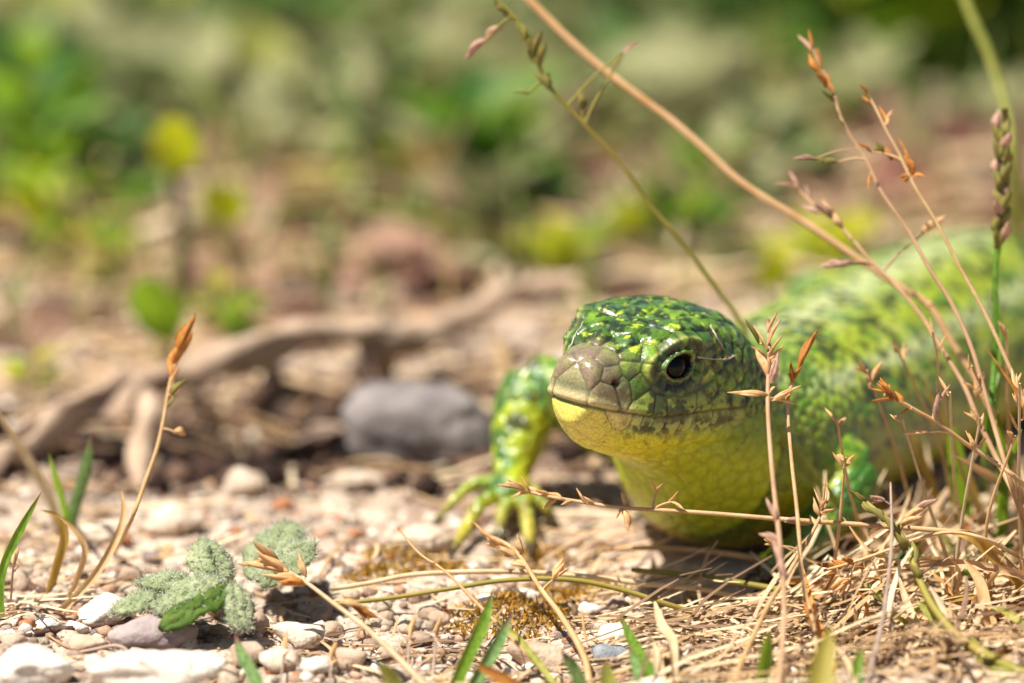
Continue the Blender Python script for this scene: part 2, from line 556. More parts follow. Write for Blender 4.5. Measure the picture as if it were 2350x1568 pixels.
for k in RNG.permutation(lidx)[:30000]:
    p = co[k]
    if s_[k] > 16: continue
    if not near(p, .18):
        put(p, .18); lseeds.append(p.copy())

edge = np.full(nv, 1.0); cell = np.zeros(nv, int); frac = np.zeros(nv)
def cells(idx, pts, P, warp):
    kd = kdtree.KDTree(len(pts))
    for i, p in enumerate(pts): kd.insert(p, i)
    kd.balance()
    Q = P[idx] + (np.stack([vnoise(P[idx], 5, q) for q in (1, 2, 3)], 1) - .5) * warp
    for n_, q in zip(idx, Q):
        r = kd.find_n(q, 2)
        cell[n_] = r[0][1]
        edge[n_] = (r[1][2] - r[0][2])
        frac[n_] = r[0][2]
def split_mouth(Q):
    Q = np.array(Q, float)
    Q[:, 2] += np.where(Q[:, 2] > mouth_z(Q[:, 0]), .25, -.25) * sstep(3.3, 2.9, Q[:, 0])
    return Q
cells(hidx, split_mouth(seeds), split_mouth(H), .035)
hs = np.array(seeds); ht = np.array(stag)
if len(lseeds): cells(lidx, lseeds, co, .03)

# trunk scales
th = np.arctan2((co[:, 2] - zmid) / np.maximum(ttop - zmid, .1), la_ / np.maximum(twid, .1))
def hsh(i, j, k=0):
    h = (i * 374761393 + j * 668265263 + k * 2147483647) & 0x7FFFFFFF
    h = ((h ^ (h >> 13)) * 1274126177) & 0x7FFFFFFF
    return ((h ^ (h >> 16)) & 0xFFFF) / 65535.0
tidx = np.where(is_trunk)[0]
tseeds = []
grid = {}
for k in RNG.permutation(tidx)[:80000]:
    if s_[k] > 15 or (th[k] < -1.2): continue
    p = co[k]
    if not near(p, .145):
        put(p, .145); tseeds.append(p.copy())
cells(tidx, tseeds, co, .02)
print('seeds', len(seeds), len(lseeds), len(tseeds))
nr2 = nr
disp = np.zeros(nv)
hb = np.array([{'rostral': .016, 'nasal': .018, 'frontonasal': .02, 'crown': .014, 'lore': .012, 'brow': .018, 'lid': .008, 'lip': .014, 'lowlip': .014, 'chin': .006, 'throat': .020, 'temple': .014}[g] for g in stag])
gw = np.array([{'rostral': .024, 'nasal': .024, 'frontonasal': .024, 'crown': .030, 'lore': .030, 'brow': .04, 'lid': .04, 'lip': .026, 'lowlip': .028, 'chin': .022, 'throat': .05, 'temple': .05}[g] for g in stag])
gdp = np.array([{'rostral': .02, 'nasal': .02, 'frontonasal': .02, 'crown': .036, 'lore': .020, 'brow': .03, 'lid': .02, 'lip': .020, 'lowlip': .020, 'chin': .010, 'throat': .012, 'temple': .022}[g] for g in stag])
hc = cell[hidx]
disp[hidx] = (hb[hc] * sstep(0, .22, edge[hidx]) - gdp[hc] * np.exp(-(edge[hidx] / gw[hc]) ** 2)) * np.where(er[hidx] < 1.15, 0, 1)
rugose = (fbm(H[hidx], 6, 5, 3) - .5) * .06 * np.isin(ht[hc], ['crown', 'frontonasal'])
disp[hidx] += rugose * sstep(.6, .9, T_[hidx]) + (fbm(H[hidx], 14, 9, 2) - .5) * .010 * np.isin(ht[hc], ['crown', 'frontonasal', 'temple'])
disp[lidx] = .026 * sstep(0, .09, edge[lidx]) - .01
tm = is_trunk
dors = sstep(.0, .5, np.sin(th))
disp[tidx] = (.040 * (1 - (np.minimum(frac[tidx], .11) / .11) ** 2) - .012) * (.4 + .6 * dors[tidx])
co2 = co + nr2 * disp[:, None]
lz.vertices.foreach_set('co', co2.astype(np.float32).ravel())

# --- colours
C = np.zeros((nv, 3)); GL = np.full(nv, .36)
GREEN, LGREEN, DGREEN, BLACK = lin('#4a7a1c'), lin('#8c9f20'), lin('#33561c'), lin('#10150b')
YELL, CREAM, OLIVE, MAUVE = lin('#d9d31e'), lin('#dccb78'), lin('#6f921e'), lin('#8a7263')
# head
P = H[hidx]; n1 = fbm(P, 3.2, 2, 3); n2 = fbm(P, 7.0, 4, 3); n3 = fbm(P, 14, 8, 2)
tg = ht[hc]; z = ZH[hidx]; t = T_[hidx]; mzh = mz[hidx]
rnd = np.array([hsh(np.int64(i), 3) for i in range(len(seeds))])[hc]
c = np.tile(np.array(OLIVE), (len(hidx), 1))
c = mixc(c, GREEN, sstep(.4, .7, n1))
c = mixc(c, DGREEN, sstep(.3, .7, z) * sstep(.25, .5, n1) * .68)
blk = sstep(.49, .57, fbm(P, 10, 14, 3)) * np.where(np.isin(tg, ['crown']), .8, np.where(np.isin(tg, ['temple']), .75, np.where(np.isin(tg, ['lore', 'brow']), .5, 0.0)))
c = mixc(c, lin('#5c7a4a'), np.isin(tg, ['crown']) * sstep(.5, .65, n1) * .5)
c = mixc(c, BLACK, blk)
ys = sstep(.70, .74, fbm(P, 8.5, 21, 2)) * np.isin(tg, ['crown', 'brow', 'temple', 'lore'])
c = mixc(c, lin('#a9b832'), ys * .9)
# lips
lipm = np.isin(tg, ['lip', 'lowlip']).astype(float)
c = mixc(c, lin('#8fa03a'), lipm * .9)
c = mixc(c, BLACK, lipm * sstep(.52, .58, n2) * sstep(.6, 1.1, t) * .85)
c = mixc(c, lin('#7fae4e'), np.isin(tg, ['lip']) * sstep(.5, .7, n3) * sstep(1.1, 1.6, t) * sstep(mzh + .16, mzh + .24, z) * .8)
# under the eye dark, a blue-green tinge
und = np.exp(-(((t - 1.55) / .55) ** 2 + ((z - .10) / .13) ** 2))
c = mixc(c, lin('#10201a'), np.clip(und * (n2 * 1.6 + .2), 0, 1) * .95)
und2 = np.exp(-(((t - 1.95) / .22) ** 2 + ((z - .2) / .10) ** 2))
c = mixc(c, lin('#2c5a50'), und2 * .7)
# throat and chin
yt = np.clip(sstep(mzh - .02, mzh - .06 - .30 * sstep(.7, 1.3, t), z), 0, 1)
cth = np.tile(np.array(YELL), (len(hidx), 1))
cth = mixc(cth, lin('#acc022'), sstep(1.3, 2.6, t) * .7)
cth = mixc(cth, lin('#5f8a3a'), sstep(2.4, 3.2, t) * sstep(-1.2, -.5, z) * .8)
cth = mixc(cth, CREAM, sstep(1.1, .3, t) * .6)
cth = mixc(cth, BLACK, sstep(.68, .72, n2) * sstep(-1.2, -.8, z) * .4)
c = c * (1 - yt[:, None]) + cth * yt[:, None]
c = mixc(c, CREAM, np.isin(tg, ['lowlip']) * sstep(1.2, .7, t))
lw = np.exp(-((z - mzh + .18) / .15) ** 2) * sstep(.6, 1.0, t) * sstep(3.2, 2.6, t)
c = mixc(c, lin('#a3b070'), lw * .7)
c = mixc(c, lin('#1a1c10'), lw * sstep(.50, .56, fbm(P, 9, 33, 2)) * .9)
c = mixc(c, lin('#1a1c10'), sstep(.60, .64, fbm(P, 8, 37, 2)) * np.exp(-((z - mzh - .12) / .12) ** 2) * sstep(.5, .9, t) * .85)
# snout: bare mauve grey shields, cream edge over the mouth
sn = sstep(.98, .42, t + .45 * (n1 - .5) + .25 * (n2 - .5)) * sstep(mzh - .02, mzh + .02, z)
sn = np.where(np.isin(tg, ['rostral', 'nasal', 'frontonasal']), np.maximum(sn * .9, .35 + .4 * n2), sn * .75)
cs = np.tile(np.array(MAUVE), (len(hidx), 1))
cs = mixc(cs, lin('#6b604e'), sstep(.45, .65, n1) * .7)
cs = mixc(cs, lin('#a39a6e'), (tg == 'rostral') * .75)
cs = mixc(cs, lin('#5c5d46'), np.exp(-((z - mzh - .27) / .08) ** 2) * (tg == 'rostral') * .6)
cs = mixc(cs, lin('#8f9a3a'), (tg == 'nasal') * sstep(.54, .62, n3) * .3)
cs = mixc(cs, lin('#cdb98a'), sstep(mzh + .24, mzh + .06, z) * .9)
cs = mixc(cs, lin('#8d8a2c'), sstep(.6, .68, n2) * sstep(.5, .8, t) * .7)
c = c * (1 - sn[:, None]) + cs * sn[:, None]
c = mixc(c, lin('#3a241d'), np.exp(-(((t - NT) / .09) ** 2 + ((z - NZ) / .075) ** 2)) * (A[hidx] > .3))
# eye surround: dark skin, flesh coloured rim
erh = er[hidx]; em = (A[hidx] > .6)
c = mixc(c, lin('#0d0f0a'), em * np.exp(-((erh - np.where(ev[hidx] > 0, 1.7, 1.5)) / .34) ** 2) * .93 * sstep(.25, .45, n2))
c = mixc(c, lin('#a8a850'), em * np.exp(-((erh - 2.15) / .12) ** 2) * (ev[hidx] > .02) * .7)
c = mixc(c, lin('#8a7450'), em * np.exp(-((erh - 1.10) / .07) ** 2) * (ev[hidx] < .03) * sstep(.35, .6, n3) * .85)
c = mixc(c, lin('#4f6e2c'), em * np.exp(-((erh - 1.25) / .2) ** 2) * (ev[hidx] >= .03) * .9)
c = mixc(c, lin('#060504'), em * (erh < 1.03))
# seams between shields
seam = np.exp(-(edge[hidx] / (gw[hc] * 1.0)) ** 2)
c = mixc(c, lin('#1d1a10'), seam * np.where(np.isin(tg, ['chin', 'throat', 'rostral', 'nasal', 'frontonasal']), np.where(tg == 'throat', .2, .3), .72) * (erh > 1.2))
c = mixc(c, lin('#241a0f'), np.exp(-((z - mzh) / .028) ** 2) * sstep(3.2, 2.9, t) * .85)
C[hidx] = c
GL[hidx] = np.where(np.isin(tg, ['crown', 'rostral', 'nasal', 'frontonasal', 'brow']), .24, np.where(np.isin(tg, ['throat', 'chin']), .5, .36))
# limbs
c = np.tile(np.array(GREEN), (len(lidx), 1))
lr = np.array([hsh(np.int64(i), 9) for i in range(len(lseeds))])[cell[lidx]]
ln = fbm(co[lidx], 1.6, 6, 2)
c = mixc(c, lin('#9aa822'), sstep(.35, .6, ln))
c = mixc(c, BLACK, (lr < .17) * .85)
c = mixc(c, lin('#3c7d2c'), (lr > .8) * .7)
c = mixc(c, lin('#b5a91e'), sstep(.3, -.5, nr[lidx][:, 2]) * .7 + 0 * ln)
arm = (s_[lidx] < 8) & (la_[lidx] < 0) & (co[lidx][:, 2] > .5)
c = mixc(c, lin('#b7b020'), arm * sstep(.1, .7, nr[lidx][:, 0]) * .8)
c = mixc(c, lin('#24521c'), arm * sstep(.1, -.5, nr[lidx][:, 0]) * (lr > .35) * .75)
low = sstep(.75, .1, co[lidx][:, 2])
c = mixc(c, lin('#2f5a1c'), ((s_[lidx] < 8) & (la_[lidx] > 0)) * .6)  # left arm darkened: shade of head and grass put into the skin
c = mixc(c, lin('#b8ab3c'), low * .85 * ((la_[lidx] < 0) + .25))
c = mixc(c, lin('#3a3018'), sstep(.30, .08, co[lidx][:, 2]) * .5 * (hsh(cell[lidx].astype(np.int64), 4) > .4))
for p_, d_ in CLAWS:
    c = mixc(c, lin('#33261a'), np.exp(-(np.linalg.norm(co[lidx] - np.array(p_), axis=1) / .34) ** 2) * .85)
C[lidx] = c; GL[lidx] = .25
# trunk
ti = np.where(tm)[0]
r1 = hsh(cell[ti].astype(np.int64) + 999, 7)
tn = fbm(co[ti], 2.2, 12, 2)
c = np.tile(np.array(lin('#828c22')), (len(ti), 1))
c = mixc(c, LGREEN, (r1 > .55) * .8)
c = mixc(c, lin('#26340f'), (r1 < .20 + .10 * sstep(.45, .60, tn)) * .85 * sstep(-.5, 0, np.sin(th[ti])))
c = mixc(c, lin('#3f6f20'), ((r1 > .4) & (r1 < .55)) * .8)
c = mixc(c, lin('#9aa050'), (r1 > .88) * .7)
sheen = np.maximum(np.exp(-((th[ti] - .72) / .10) ** 2), np.exp(-((th[ti] - 1.58) / .24) ** 2))  # glints along back and flank, put into the scale colours as pale bands
c = mixc(c, lin('#bfc19c'), sheen * (r1 > .25) * .5)
c = mixc(c, lin('#b3a41e'), sstep(.0, -.55, np.sin(th[ti])))
front = sstep(6.6, 5.0, s_[ti])
c = mixc(c, lin('#6f9a2c'), front * sstep(-.3, .3, np.sin(th[ti])) * .4)
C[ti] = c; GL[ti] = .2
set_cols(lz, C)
ga = lz.attributes.new('gloss', 'FLOAT', 'POINT'); ga.data.foreach_set('value', GL.astype(np.float32))

def skin_mat():
    m, nt = nodes('scaly_skin')
    L = nt.links.new
    out = N_(nt, 'ShaderNodeOutputMaterial'); p = N_(nt, 'ShaderNodeBsdfPrincipled')
    at = N_(nt, 'ShaderNodeAttribute', attribute_name='col'); ag = N_(nt, 'ShaderNodeAttribute', attribute_name='gloss')
    tc = N_(nt, 'ShaderNodeTexCoord')
    no = N_(nt, 'ShaderNodeTexNoise', Scale=26.0, Detail=4.0); L(tc.outputs['Object'], no.inputs['Vector'])
    mr = N_(nt, 'ShaderNodeMapRange'); mr.inputs[1].default_value = .3; mr.inputs[2].default_value = .7; mr.inputs[3].default_value = .72; mr.inputs[4].default_value = 1.25
    L(no.outputs[0], mr.inputs[0])
    vm = N_(nt, 'ShaderNodeVectorMath', operation='SCALE'); L(at.outputs['Color'], vm.inputs[0]); L(mr.outputs[0], vm.inputs['Scale'])
    L(vm.outputs[0], p.inputs['Base Color'])
    ro = N_(nt, 'ShaderNodeMath', operation='MULTIPLY_ADD'); ro.inputs[1].default_value = .18
    L(no.outputs[0], ro.inputs[0]); L(ag.outputs['Fac'], ro.inputs[2])
    L(ro.outputs[0], p.inputs['Roughness'])
    p.inputs['Specular IOR Level'].default_value = .55
    b = N_(nt, 'ShaderNodeBump', Strength=.5, Distance=.014)
    n2 = N_(nt, 'ShaderNodeTexNoise', Scale=20.0, Detail=3.0); L(tc.outputs['Object'], n2.inputs['Vector'])
    L(n2.outputs[0], b.inputs['Height']); L(b.outputs[0], p.inputs['Normal'])
    p.inputs['Coat Weight'].default_value = .3
    p.inputs['Coat Roughness'].default_value = .14
    p.inputs['Subsurface Weight'].default_value = .12
    p.inputs['Subsurface Radius'].default_value = (.12, .09, .03)
    p.inputs['Subsurface Scale'].default_value = 1.0
    L(p.outputs[0], out.inputs['Surface'])
    return m
lz.materials.append(skin_mat())
lz.polygons.foreach_set('use_smooth', np.ones(len(lz.polygons), dtype=bool))
lz.update()
lz.name = 'lizard'
lizard = obj('lizard', lz)
tag(lizard, 'green lizard with raised yellow throat lying on stony soil among dry grass', 'lizard')
print('lizard verts', nv)

def eye_mat():
    m, nt = nodes('eye')
    L = nt.links.new
    out = N_(nt, 'ShaderNodeOutputMaterial'); p = N_(nt, 'ShaderNodeBsdfPrincipled', Roughness=.06)
    p.inputs['Specular IOR Level'].default_value = .22
    tc = N_(nt, 'ShaderNodeTexCoord')
    sx = N_(nt, 'ShaderNodeSeparateXYZ'); L(tc.outputs['Object'], sx.inputs[0])
    cr = N_(nt, 'ShaderNodeValToRGB'); e = cr.color_ramp.elements
    cr.color_ramp.interpolation = 'LINEAR'
    # object Z runs out through the pupil
    e[0].position, e[0].color = .0, (*lin('#2a1508'), 1); e[1].position, e[1].color = 1.0, (*lin('#050303'), 1)
    for ps, cl in ((.62, '#3a1d0c'), (.72, '#6a3a18'), (.77, '#7a4a22'), (.80, '#120a06'), (.84, '#050303')):
        x = e.new(ps); x.color = (*lin(cl), 1)
    mr = N_(nt, 'ShaderNodeMapRange'); mr.inputs[1].default_value = -.25; mr.inputs[2].default_value = .25
    L(sx.outputs['Z'], mr.inputs[0]); L(mr.outputs[0], cr.inputs[0]); L(cr.outputs[0], p.inputs['Base Color'])
    L(p.outputs[0], out.inputs['Surface'])
    return m
em_ = eye_mat()
for sg in (1, -1):
    bm = bmesh.new(); bmesh.ops.create_uvsphere(bm, u_segments=32, v_segments=24, radius=.25)
    me = bpy.data.meshes.new('eye'); bm.to_mesh(me); bm.free(); me.materials.append(em_)
    me.polygons.foreach_set('use_smooth', np.ones(len(me.polygons), dtype=bool))
    e = obj('eye', me, lizard)
    e.location = head_pt(ET - EN[0] * .245, sg * (ELAT - EN[1] * .245), EZ - EN[2] * .245 - .02)
    ax = (hl * sg - hz * .05 + hf * .25).normalized()
    e.rotation_euler = ax.to_track_quat('Z', 'Y').to_euler()
# pale fibres caught on the head
def fibre(label, pts, r):
    q = []
    for px, py in pts:
        k = pick(px, py)
        q.append(Vector(co2[k]) + Vector(nr[k]) * (r * 1.1))
    v, f = tube(q, [r, r * .9, r * .6], n=30, seg=5, wob=.03, seed=int(pts[0][0]))
    return tag(obj('plant_fibre', mesh_from('plant_fibre', v, f, fib_m)), label, 'fibre')
fib_m = surf('pale_fibre', lin('#d8cdb8'), lin('#b9ab98'), rough=.7, trans=.2)
fibre('white fibre stuck along the far brow of the lizard snout', [(1306, 800), (1318, 775), (1330, 752), (1340, 735)], .011)
fibre('grey root thread hanging on the temple of the lizard', [(1632, 748), (1645, 775), (1662, 798), (1684, 816)], .017)
fibre('dusty pale thread running from the lizard eye to its ear', [(1604, 822), (1632, 824), (1660, 826), (1690, 816)], .017)
claw_m = surf('claw', lin('#2b2018'), lin('#4a3a2a'), rough=.35)
for p, dr in CLAWS:
    v, f = tube([p - dr * .05, p + dr * .12 + Vector((0, 0, .05)), p + dr * .26 - Vector((0, 0, .05))], [.06, .045, .008], n=8, seg=6)
    obj('claw', mesh_from('claw', v, f, claw_m), lizard)
# ------------------------------------------------------------------ ground: one sheet, fine where the lizard lies and coarse towards the horizon
def hgt(x, y):
    x = np.asarray(x, float); y = np.asarray(y, float)
    P = np.stack([x, y, np.zeros_like(x)], -1).reshape(-1, 3)
    h = (fbm(P, .22, 31, 3) - .5) * .9 + (fbm(P, .9, 35, 3) - .5) * .34 + (fbm(P, 3.4, 38, 2) - .5) * .12
    far = (vnoise(P, .05, 40) - .5) * 3.0 * sstep(18, 45, P[:, 1])
    # hollow under the root
    q = np.exp(-(((P[:, 0] + 3.0) / 3.0) ** 2 + ((P[:, 1] - 10.6) / 1.7) ** 2))
    flat = np.exp(-(((P[:, 0] - 3.4) / 3.0) ** 2 + ((P[:, 1] - 3.5) / 3.5) ** 2))
    return ((h + far - 1.5 * q) * (1 - .75 * flat) - .06).reshape(x.shape)

def spaced(lo, hi, c0, c1, fine, grow):
    v = [c0]
    while v[-1] < c1: v.append(v[-1] + fine)
    s = fine
    while v[-1] < hi: s *= grow; v.append(v[-1] + s)
    w, s = [c0], fine
    while w[-1] > lo: s *= grow; w.append(w[-1] - s)
    return np.array(w[:0:-1] + v)
gx = spaced(-2500, 2500, -11, 11, .085, 1.12)
gy = spaced(-1200, 6000, -6, 18, .085, 1.06)
X, Y = np.meshgrid(gx, gy)
Z = hgt(X, Y)
nx, ny = len(gx), len(gy)
V = np.stack([X, Y, Z], -1).reshape(-1, 3)
ii, jj = np.meshgrid(np.arange(nx - 1), np.arange(ny - 1))
b0 = (jj * nx + ii).ravel()
F = np.stack([b0, b0 + 1, b0 + nx + 1, b0 + nx], 1)
n1 = fbm(V, .16, 51, 3); n2 = fbm(V, .9, 55, 3)
c = np.tile(np.array(lin('#b3a08f')), (len(V), 1))
c = mixc(c, lin('#cbb7a4'), sstep(.40, .62, n2))
c = mixc(c, lin('#84695a'), sstep(.52, .68, n1) * .8)
c = mixc(c, lin('#d2bfac'), sstep(5, 0, V[:, 1]) * sstep(1, -4, V[:, 0]) * .55 * sstep(.3, .6, n2))
c = mixc(c, lin('#54423a'), sstep(13, 24, V[:, 1]) * (.55 + .5 * sstep(.4, .6, n1)))
hum_shade = np.exp(-(((V[:, 0] + 3.0) / 5.0) ** 2 + ((V[:, 1] - 10.4) / 2.3) ** 2))
c = mixc(c, lin('#2c1d16'), np.clip(hum_shade * 1.8, 0, 1) * .95)  # dark humus, with the shade of the hollow put into the soil colour
c = mixc(c, lin('#5b4632'), sstep(.55, .7, n2) * sstep(2, -2, V[:, 1]) * .6)
soil = surf('soil', None, attr='col', rough=.95, scale=9.0, vary=.3, bump=.09, bscale=11.0, spec=.1)
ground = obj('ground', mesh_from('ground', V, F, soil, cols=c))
tag(ground, kind='structure')

def hz_(x, y): return float(hgt(np.array([x]), np.array([y]))[0])
def on_ground(px, py):
    p = G(px, py)
    for _ in range(4):
        p = G(px, py, hz_(p.x, p.y))
    return p

# ------------------------------------------------------------------ gravel and soil crumbs (nobody could count them)
def ico(sub):
    bm = bmesh.new(); bmesh.ops.create_icosphere(bm, subdivisions=sub, radius=1)
    v = np.array([list(x.co) for x in bm.verts]); f = np.array([[q.index for q in p.verts] for p in bm.faces]); bm.free()
    return v, f
I1, F1 = ico(1); I2, F2 = ico(2); I3, F3 = ico(3); I4, F4 = ico(4)

def rotm(a, b, c):
    return np.array(Matrix.Rotation(a, 3, 'Z') @ Matrix.Rotation(b, 3, 'X') @ Matrix.Rotation(c, 3, 'Y'))

def chunk(I, seed, cuts=9, rough=.06, soft=.0):
    """a broken stone: a ball cut by random planes, slightly rough"""
    r = np.random.default_rng(seed)
    N = r.normal(size=(cuts, 3)); N /= np.linalg.norm(N, axis=1)[:, None]
    hcut = r.uniform(.55, .85, cuts)
    dd = I @ N.T
    k = np.where(dd > hcut[None], hcut[None] / np.maximum(dd, 1e-6), 1.0).min(1)
    k = k * (1 - soft) + soft * .8
    return I * (k * (1 + (fbm(I, 2.6, seed % 90, 3) - .5) * rough * 2.4))[:, None]

def scatter_mesh(name, parts, mat):
    Vs, Fs, Cs, o = [], [], [], 0
    for v, f, c in parts:
        Vs.append(v); Fs.append(f + o); Cs.append(np.tile(np.array(c), (len(v), 1))); o += len(v)
    return mesh_from(name, np.concatenate(Vs), np.concatenate(Fs), mat, smooth=False, cols=np.concatenate(Cs))

attr_stone = surf('pebble_stone', None, attr='col', rough=.85, scale=14.0, vary=.25, bump=.02, bscale=30.0, spec=.2)
PEBC = [lin(h) for h in ('#c9b8a6', '#b49c88', '#a08672', '#d8ccbd', '#8d7564', '#93806f', '#b08e76', '#7d7068', '#a9714e', '#e4d9cb')]
protos = [chunk(I1, 100 + k, 7) for k in range(14)]
def pebbles(n, xr, yr, smin, smax, dens=None):
    out = []
    while len(out) < n:
        x, y = random.uniform(*xr), random.uniform(*yr)
        if dens and random.random() > dens(x, y): continue
        s = smin * (smax / smin) ** (random.random() ** 2.2)
        v = protos[random.randrange(14)] @ rotm(random.uniform(0, 6.28), random.uniform(0, 6.28), random.uniform(0, 6.28)).T * np.array([s, s * random.uniform(.6, 1), s * random.uniform(.5, .8)])
        out.append((v + np.array([x, y, hz_l(x, y) + s * .12]), F1, PEBC[min(int(random.random() ** 1.2 * 10), 9)]))
    return out
_hx = np.linspace(-16, 16, 321); _hy = np.linspace(-8, 60, 681)
_HG = hgt(*np.meshgrid(_hx, _hy))
def hz_l(x, y):
    i = min(max(int((x + 16) / .1), 0), 320); j = min(max(int((y + 8) / .1), 0), 680)
    return _HG[j, i]
def bare(x, y):
    b = 1.0
    if (x - 3.4) ** 2 / 4 + (y - 4) ** 2 / 16 < 1: b = .1
    return b
parts = pebbles(3800, (-9, 9), (-4.5, 2.0), .035, .20, bare) + pebbles(3200, (-10, 10), (2.0, 13), .05, .22, bare) + pebbles(1100, (-14, 14), (13, 40), .08, .3)
gv = obj('gravel', scatter_mesh('gravel', parts, attr_stone))
tag(gv, 'fine pale gravel and soil crumbs spread over the bare ground', 'gravel', kind='stuff')

HUM_SHADEC = [lin(h) for h in ('#33221a', '#241811', '#43302a', '#5a4234', '#6d5546', '#2b1d16')]  # humus browns, darkened further to carry the shade of the hollow
parts = []
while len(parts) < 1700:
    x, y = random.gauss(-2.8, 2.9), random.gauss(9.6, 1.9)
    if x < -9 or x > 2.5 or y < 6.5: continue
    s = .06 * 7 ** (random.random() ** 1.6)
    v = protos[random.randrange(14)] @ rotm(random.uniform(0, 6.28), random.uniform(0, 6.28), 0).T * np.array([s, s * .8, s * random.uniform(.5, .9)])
    parts.append((v + np.array([x, y, hz_l(x, y) + s * .3]), F1, random.choice(HUM_SHADEC)))
tag(obj('soil_clods', scatter_mesh('soil_clods', parts, attr_stone)), 'crumbly humus clods, darkened for shade, heaped in the hollow under the root', 'soil', kind='stuff')

# ------------------------------------------------------------------ dry straw litter
straw_attr = surf('straw_litter', None, attr='col', rough=.7, scale=5.0, vary=.2, spec=.25, trans=.25)
STRC = [lin(h) for h in ('#d2b48c', '#c2a277', '#e2caa4', '#ae8d66', '#cdae8a', '#8a6f58', '#e6d4b0', '#b59a7a', '#7a6048')]
def strip(p, dr, L, w, bend=0.0, lift=0.0):
    n = 5
    t = np.linspace(0, 1, n)
    dr = dr / np.linalg.norm(dr); sd = np.array([-dr[1], dr[0], 0.0])
    c = p + dr * (t[:, None] - .5) * L + sd * (bend * L * (t * (1 - t))[:, None])
    for k in range(n): c[k, 2] = hz_l(c[k, 0], c[k, 1]) + w * .8 + lift * (.3 + .7 * t[k])
    ww = w * np.sin(np.pi * (.15 + .8 * t)) ** .5
    up = np.array([0, 0, 1.0])
    V = np.concatenate([c - sd * ww[:, None], c + up * ww[:, None] * .7, c + sd * ww[:, None]])
    F = []
    for k in range(n - 1):
        F += [(k, k + 1, n + k + 1, n + k), (n + k, n + k + 1, 2 * n + k + 1, 2 * n + k)]
    return V, np.array(F)
parts = []
def straws(nn, xr, yr, lr, wr, lift):
    k = 0
    while k < nn:
        x, y = random.uniform(*xr), random.uniform(*yr)
        if (x - 3.4) ** 2 / 3.2 + (y - 4) ** 2 / 12 < 1: continue
        if x < 1 and y < 9 and random.random() < .62: continue
        a = random.gauss(.1, .9)
        v, f = strip(np.array([x, y, 0]), np.array([math.cos(a), math.sin(a), 0]), random.uniform(*lr), random.uniform(*wr), random.uniform(-.5, .5), random.random() ** 2 * lift)
        parts.append((v, f, random.choice(STRC))); k += 1
straws(520, (-8, 9), (-4.2, 3), (.3, 2.4), (.014, .04), .4)
straws(420, (-9, 12), (3, 14), (.8, 3.5), (.02, .06), .5)
straws(900, (-14, 15), (13, 60), (1.5, 6), (.05, .14), .8)
straws(330, (1.5, 9), (-4.2, 3.5), (1.0, 4.2), (.016, .045), .9)
straws(260, (4, 9.5), (-3.5, 3.5), (.4, 2.0), (.018, .06), 1.6)
lt = obj('dry_litter', scatter_mesh('dry_litter', parts, straw_attr))
tag(lt, 'broken bits of dry straw strewn across the soil', 'straw litter', kind='stuff')

# ------------------------------------------------------------------ moss cushions
moss_attr = surf('moss', None, attr='col', rough=.9, scale=8.0, vary=.25, spec=.1, trans=.3)
MOSC = [lin(h) for h in ('#b58a2e', '#9a7a26', '#c79f45', '#7d6a24', '#d0a85a', '#a3702c')]
parts = []
for (px, py, rx, n) in ((1180, 1415, 1.1, 900), (960, 1300, .9, 500), (1330, 1370, .8, 500), (2240, 1500, 1.3, 1100), (2060, 1480, .9, 600), (860, 1330, .6, 260), (1220, 1290, .7, 350), (2330, 1440, .8, 500), (1870, 1500, .6, 300)):
    c0 = on_ground(px, py)
    for k in range(n):
        a, r = random.uniform(0, 6.28), rx * math.sqrt(random.random())
        x, y = c0.x + r * math.cos(a), c0.y + r * math.sin(a) * .8
        h = .26 * (1 - (r / rx) ** 2) * random.uniform(.3, 1)
        base = np.array([x, y, hz_l(x, y) + h * .5])
        d1 = RNG.normal(size=3); d1[2] = abs(d1[2]) + .4; d1 /= np.linalg.norm(d1)
        s1 = np.cross(d1, RNG.normal(size=3)); s1 /= np.linalg.norm(s1) + 1e-9
        L = random.uniform(.08, .19)
        parts.append((np.array([base - s1 * .022, base + s1 * .022, base + d1 * L + s1 * .004, base + d1 * L - s1 * .004]), np.array([[0, 1, 2, 3]]), random.choice(MOSC)))
ms = obj('moss', scatter_mesh('moss', parts, moss_attr))
tag(ms, 'low ochre moss growing in cushions between the pebbles', 'moss', kind='stuff')
# ------------------------------------------------------------------ plant materials
M = {}
M['tan'] = surf('dry_straw', lin('#cba26c'), lin('#dfbf90'), rough=.6, scale=3.0, stretch=(1, 1, 1), trans=.25, vary=.12, bump=.008, bscale=40)
M['pale'] = surf('pale_straw', lin('#cdb188'), lin('#e2cda8'), rough=.6, scale=3.0, trans=.25, vary=.1, bump=.008, bscale=40)
M['pink'] = surf('reddish_straw', lin('#c59a68'), lin('#d6ae82'), rough=.6, scale=2.0, trans=.2, vary=.1, c3=lin('#d9b07a'))
M['purple'] = surf('purplish_stem', lin('#b38c68'), lin('#cda982'), rough=.6, scale=1.5, trans=.2, vary=.1, c3=lin('#c09a6c'))
M['orange'] = surf('orange_husk', lin('#b5702c'), lin('#d89a50'), rough=.65, scale=6.0, trans=.35, vary=.15, c3=lin('#d9a76a'))
M['husk'] = surf('dry_husk', lin('#d6a66c'), lin('#ecc997'), rough=.65, scale=6.0, trans=.35, vary=.15, c3=lin('#a9744a'))
M['pinkhusk'] = surf('pinkish_husk', lin('#b58878'), lin('#d8b79c'), rough=.6, scale=7.0, trans=.35, vary=.15, c3=lin('#8d5f66'))
M['greenhusk'] = surf('greenish_husk', lin('#7d8a3a'), lin('#a0824e'), rough=.6, scale=7.0, trans=.35, vary=.15, c3=lin('#8a5a62'))
